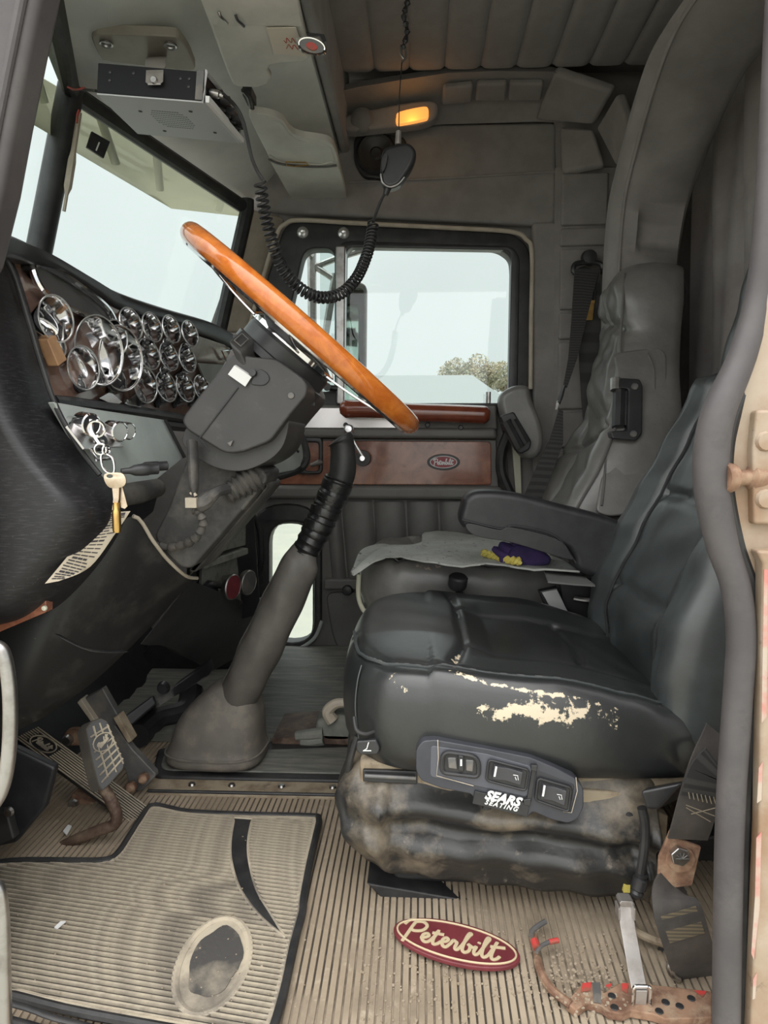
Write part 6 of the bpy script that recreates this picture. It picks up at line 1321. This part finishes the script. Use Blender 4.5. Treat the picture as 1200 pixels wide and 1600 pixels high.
nt_ = obj('paper_note', MB().prism(plane_px([(416, 44), (462, 43), (479, 88), (428, 84)], 1.4935), (0, 0, .001)), mat('off_white_paper', (.62, .57, .48), .8)); tag(nt_, 'off white paper note with faint red handwriting clipped to the driver visor', 'paper')
def notep(u, v): a, b, c, d = plane_px([(416, 44), (462, 43), (479, 88), (428, 84)], 1.4932); return a.lerp(b, u).lerp(d.lerp(c, u), v)
hw_ = MB()
for ln in range(2):
    pts = [notep(.45 + .06 * i, .45 + .22 * ln + .10 * math.sin(i * 2.2 + ln)) for i in range(8)]; hw_.tube(spline(pts, 3), .0009, n=4)
obj('handwriting', hw_, redpaint, nt_)
br = thing('badge_reel', 'chrome badge reel with an oval red emblem hanging off the visor edge', 'badge', P(485, 70, 1.33))
bp0 = P(486, 71, 1.36); bax = V((.35, -.75, -.55)).normalized(); ua, va, _ = frame_from((1, .2, -.1), (0, -.5, 1))
obj('reel_body', MB().prism([P(459, 58, 1.36), P(500, 55, 1.36), P(509, 72, 1.36), P(507, 83, 1.36), P(470, 80, 1.36), P(466, 76, 1.36)], (0, .02, .006)), chrome, br, bevel=.003)
obj('reel_clip', MB().prism([P(478, 50, 1.37), P(506, 53, 1.37), P(510, 64, 1.37), P(504, 66, 1.37), P(498, 58, 1.37), P(480, 56, 1.37)], (0, .015, .004)), plastic, br, bevel=.001)
er = ellipse(P(487, 72, 1.352), ua, V((0, -.3, 1)), .024, .0125, 32); obj('reel_emblem', MB().prism(er, (0, .004, 0)), greymetal, br); obj('emblem_ring', MB().tube(er, .002, n=6, closed=True), chrome, br); obj('emblem_red', MB().prism(ellipse(P(487, 72, 1.350), ua, V((0, -.3, 1)), .010, .006, 20), (0, .003, 0)), redpaint, br)

# ------------------------------------------------------------------ two-way radio, mounting plate, cord, microphone
ra = thing('cb_radio', 'grey and black two-way radio hung upside down from the header', 'radio', P(250, 150, 1.3))
A_, B_2, C_, E_ = P(151, 145, 1.25), P(317, 158, 1.25), P(373, 221, 1.46), P(215, 207, 1.46)
At_, Bt_ = P(153, 98, 1.25), P(320, 112, 1.25); up1 = At_ - A_; up2 = Bt_ - B_2
obj('case', MB().loft([[A_, B_2, C_, E_], [At_, Bt_, C_ + up2, E_ + up1]]), radioblack, ra, smooth=False, bevel=.0015)
un = (B_2 - A_).cross(E_ - A_).normalized(); un = un if un.z < 0 else -un
def bot(u, v): return A_.lerp(B_2, u).lerp(E_.lerp(C_, u), v)
obj('bottom_cover', MB().prism([bot(.0, .0), bot(1, 0), bot(1, 1), bot(0, 1)], un * .003), radiogrey, ra, bevel=.0008)
hol = MB()
for i in range(15):
    for j in range(9):
        if abs(j - 4) + max(0, abs(i - 7) - 4) < 6: hol.lathe([(.0004, .0003), (.0021, .0003), (.0021, 0)], bot(.40 + .024 * (i - 1.5) + .0, .28 + .05 * j) + un * .0031, un, 8)
obj('speaker_holes', hol, plastic, ra, smooth=False)['kind'] = 'stuff'
for u, v in ((.28, .32), (.80, .22), (.33, .82), (.85, .74)): obj('cover_screw', MB().lathe([(.0004, .002), (.003, .0015), (.004, 0)], bot(u, v) + un * .003, un, 10), plastic, ra)
fx = (B_2 - A_).normalized()
def fr_p(v, h): return B_2.lerp(C_, v) + up2 * h + fx * .001
obj('front_bezel', MB().tube([fr_p(.0, .0), fr_p(1, .0), fr_p(1, 1), fr_p(0, 1)], .004, n=6, closed=True), radiogrey, ra)
obj('front_strip', MB().prism([fr_p(.0, -.04), fr_p(1.0, -.04), fr_p(1.0, .14), fr_p(.55, .14), fr_p(.5, .2), fr_p(0, .2)], fx * .010), whiteink, ra, bevel=.001)
for v, h, r in ((.22, .62, .008), (.42, .7, .009), (.60, .55, .009), (.78, .6, .010), (.90, .5, .008)): obj('knob', MB().lathe([(r, 0), (r * .9, .016), (.0004, .017)], fr_p(v, h), fx, 14), plastic, ra)
for v in (.35, .5, .65, .8): obj('toggle', MB().tube([fr_p(v, .3), fr_p(v, .3) + fx * .014 + V((0, 0, -.003))], .0025), plastic, ra)
obj('side_plate', MB().prism([At_.lerp(Bt_, .93) + V((0, -.001, 0)), Bt_ + V((0, -.001, 0)), B_2 + V((0, -.001, 0)), A_.lerp(B_2, .93) + V((0, -.001, 0))], (0, -.003, 0)), greymetal, ra, bevel=.0008)
for u, v in ((.12, .72), (.12, .45), (.86, .72), (.86, .45), (.34, .75), (.78, .7)): 
    p = A_.lerp(B_2, u).lerp(At_.lerp(Bt_, u), v); obj('case_screw', MB().lathe([(.0004, .0015), (.0025, .001), (.003, 0)], p, (0, -1, 0), 8), plastic, ra)
obj('mount_strap', MB().ribbon(spline([PZ(245, 88, 1.535), P(243, 92, 1.36), P(242, 104, 1.26), P(241, 128, 1.242), P(241, 133, 1.242)], 4), [V((.020, 0, 0))] * 5 + [V((.018, 0, 0))] * 4 + [V((.015, 0, 0))] * 4 + [V((.011, 0, 0))] * 4, (0, .003, .001)), bracketmetal, ra)
obj('strap_bolt', MB().lathe([(.0004, .005), (.005, .005), (.0065, .003), (.0065, 0)], P(241, 126, 1.242), (0, -1, 0), 16), steel, ra)
mpm = mat('tan_grey_mount_plate', (.30, .27, .23), .5, .2, mott=((.36, .33, .28), 12, .4, .65))
mp_ = obj('mounting_plate', MB().prism(plane_px(s2([(144, 62), (150, 55), (166, 54), (262, 57), (280, 62), (294, 80), (302, 98), (304, 108), (286, 110), (176, 97), (158, 90)], 4, True), 1.527), (0, 0, .02)), mpm, ra, bevel=.005, seg=3)
for x, y in ((166, 67), (266, 70)): obj('plate_bolt', MB().lathe([(.0004, -.002), (.008, -.002), (.010, .003), (.013, .004), (.013, 0)], PZ(x, y, 1.526), (0, 0, -1), 16), steel, mp_)
mi = thing('microphone', 'black handheld microphone on a coiled cord hanging from the ceiling', 'microphone', P(620, 260, 1.60))
mo3 = s2([(596, 240), (602, 230), (612, 226), (632, 222), (644, 226), (650, 238), (644, 258), (630, 280), (622, 289), (608, 293), (597, 286), (594, 270)], 4, True)
obj('mic_body', slab(mo3, 1.59, .035), plastic, mi, bevel=.009, seg=4); obj('mic_rim', MB().tube([P(a, b, 1.588) for a, b in s2([(595, 272), (598, 285), (608, 292), (622, 288), (632, 277)], 5)], .0022), steel, mi)
obj('mic_key', slab(s2([(596, 252), (600, 240), (606, 242), (602, 262), (597, 268)], 3, True), 1.58, .03), rubber, mi, bevel=.004)
obj('mic_neck', MB().tube([P(606, 292, 1.6), P(602, 305, 1.6)], [.009, .006]), rubber, mi)
obj('hang_clip', MB().tube([P(622, 226, 1.6), P(623, 205, 1.6)], [.007, .006]), bracketmetal, mi)
obj('hang_string', MB().tube([P(623, 206, 1.6), P(624, 150, 1.6), P(628, 95, 1.6)], .0012, n=6), plastic, mi)
hk = MB(); hk.tube(spline([P(628, 98, 1.6), P(634, 88, 1.6), P(633, 76, 1.6), P(627, 72, 1.6), P(627, 84, 1.6), P(632, 92, 1.6)], 5), .0024, n=6); obj('hang_hook', hk, steel, mi)
hk = MB(); hk.tube(spline([P(629, 76, 1.6), P(636, 50, 1.6), P(631, 25, 1.6), P(637, 0, 1.6), P(636, -40, 1.6)], 6), [.005 + .0025 * math.sin(i * 2.3) for i in range(25)], n=8); obj('hang_cord', hk, plastic, mi)
pl_ = obj('mic_plug', MB().lathe([(.006, 0), (.007, .004), (.007, .016), (.005, .018), (.005, .024), (.0004, .025)], fr_p(.12, .5), fx + V((0, .2, -.1)), 16), steel, ra)
c1 = spline([fr_p(.12, .5) + fx * .022, P(366, 164, 1.30), P(378, 185, 1.31), P(386, 215, 1.32), P(393, 246, 1.33), P(402, 268, 1.34), P(411, 282, 1.345)], 6); obj('cord', MB().tube(c1, .0034, n=8), rubber, mi)
path = spline([P(406, 284, 1.345), P(411, 318, 1.36), P(422, 366, 1.38), P(438, 412, 1.41), P(463, 446, 1.44), P(496, 464, 1.47), P(530, 460, 1.50), P(556, 436, 1.53), P(572, 402, 1.56), P(580, 372, 1.58), P(583, 348, 1.59)], 30)
Ls = [0]
for a, b in zip(path, path[1:]): Ls.append(Ls[-1] + (b - a).length)
turns = 56; N = turns * 12; pts = []; j = 0; nrm_ = V((1, 0, 0))
for i in range(N + 1):
    s_ = (i / N); s_ = Ls[-1] * (s_ ** .92)
    while j < len(Ls) - 2 and Ls[j + 1] < s_: j += 1
    t = (s_ - Ls[j]) / (Ls[j + 1] - Ls[j]); p = path[j].lerp(path[j + 1], t); d = (path[j + 1] - path[j]).normalized(); nrm_ = (nrm_ - d * nrm_.dot(d)).normalized(); b = d.cross(nrm_); an = 2 * PI * i / 12
    pts.append(p + (nrm_ * math.cos(an) + b * math.sin(an)) * .0105)
obj('coiled_cord', MB().tube(pts, .0028, n=6), rubber, mi)
c2 = spline([P(583, 348, 1.59), P(588, 332, 1.6), P(596, 312, 1.6), P(603, 300, 1.6)], 6); obj('cord', MB().tube(c2, .0032, n=8), rubber, mi)

# ------------------------------------------------------------------ ceiling lamp and speaker
cl2 = thing('ceiling_lamp', 'oval dark ceiling lamp housing with a glowing amber lens', 'lamp', P(610, 180, 2.2))
def rotpx(l, D): return [P(a, b, D) for a, b in l]
hs = s2([(530, 190), (540, 180), (570, 172), (630, 160), (668, 156), (682, 160), (684, 174), (676, 186), (650, 194), (590, 200), (550, 204), (534, 200)], 4, True)
obj('housing', slab(hs, 2.165, .05), headliner, cl2, bevel=.010, seg=3)
obj('amber_lens', slab(fillet([V((a, b, 0)) for a, b in ((620, 176), (662, 165), (671, 168), (669, 184), (626, 193), (618, 191))], 5, 4) and s2([(619, 182), (624, 174), (660, 166), (669, 169), (669, 182), (662, 186), (626, 193), (619, 191)], 3, True), 2.150, .02), amber, cl2, bevel=.003)
obj('map_light', MB().lathe([(.0005, .006), (.022, .005), (.030, .003), (.034, 0)], P(566, 188, 2.163), (0, -1, -.4), 26), trimgrey, cl2)
pl2 = bpy.data.lights.new('lamp_bulb', 'POINT'); pl2.energy = .07; pl2.color = (1, .5, .15); pl2.shadow_soft_size = .02; lo2 = bpy.data.objects.new('lamp_bulb', pl2); col.objects.link(lo2); lo2.location = P(644, 184, 2.13)
spk = thing('speaker', 'dark round speaker in a square plate on the upper side wall', 'speaker', P(596, 245, 2.25))
obj('speaker_plate', slab([(553, 212), (575, 206), (632, 212), (640, 240), (634, 272), (612, 282), (566, 276), (552, 250)], 2.242, .03, .02), plastic, spk, bevel=.006)
obj('speaker_ring', MB().lathe([(.048, .012), (.054, .014), (.060, .008), (.064, 0)], P(588, 240, 2.242), (0, -1, 0), 36, cap=False), rubber, spk)
obj('speaker_cone', MB().lathe([(.0005, .006), (.014, .008), (.020, .003), (.048, .010), (.050, 0)], P(588, 240, 2.242), (0, -1, 0), 36), plastic, spk)

# ------------------------------------------------------------------ passenger seat belt
pb_ = thing('passenger_seat_belt', 'black passenger seat belt hanging from its pillar anchor with a gold tag', 'seat belt', P(910, 620, 2.17))
obj('anchor_ring', MB().tube(spline([P(897, 426, 2.19), P(898, 414, 2.19), P(910, 410, 2.19), (P(930, 410, 2.19)), P(940, 414, 2.19), P(940, 424, 2.19), P(925, 424, 2.19), P(912, 420, 2.19)], 4, True), .008, n=8, closed=True), plastic, pb_)
obj('anchor_cap', MB().lathe([(.0005, .02), (.02, .018), (.024, 0)], P(920, 403, 2.2), (0, -1, 0), 20), plastic, pb_)
obj('hanging_webbing', MB().grid([[P(898, 420, 2.17), P(938, 420, 2.17)], [P(903, 520, 2.165), P(938, 520, 2.165)], [P(907, 600, 2.16), P(936, 600, 2.16)], [P(912, 668, 2.16), P(938, 668, 2.16)]], (0, .003, 0)), belt, pb_)
obj('shoulder_webbing', MB().grid([[P(898, 420, 2.165), P(936, 424, 2.165)], [P(893, 500, 2.13), P(916, 500, 2.13)], [P(888, 560, 2.1), P(902, 560, 2.1)], [P(880, 604, 2.08), P(886, 606, 2.08)]], (0, .003, 0)), belt, pb_)
obj('lap_webbing', MB().grid([[P(873, 640, 2.06), P(880, 642, 2.06)], [P(858, 690, 2.04), P(880, 692, 2.04)], [P(838, 730, 2.03), P(866, 732, 2.03)], [P(812, 790, 2.02), P(842, 790, 2.02)], [P(806, 830, 2.02), P(838, 830, 2.02)]], (0, .003, 0)), belt, pb_)
obj('latch_tongue', MB().tube([P(882, 603, 2.07), P(877, 618, 2.065), P(873, 630, 2.06)], [.008, .012, .010], flat=.5), plastic, pb_); obj('tongue_blade', MB().prism([P(870, 626, 2.058), P(874, 626, 2.058), P(871, 640, 2.058), P(867, 640, 2.058)], (0, .003, 0)), steel, pb_)
obj('gold_tag', MB().prism([P(918, 472, 2.155), P(929, 470, 2.155), P(926, 500, 2.155), P(913, 500, 2.155)], (0, .003, 0)), brass, pb_); obj('tag_clip', MB().tube([P(920, 454, 2.155), P(930, 454, 2.155), P(928, 472, 2.155), P(918, 473, 2.155)], .003, n=6, closed=True), plastic, pb_); obj('tag_clip', MB().prism([P(918, 470, 2.15), P(930, 469, 2.15), P(929, 474, 2.15), P(918, 475, 2.15)], (0, .005, 0)), brass, pb_)
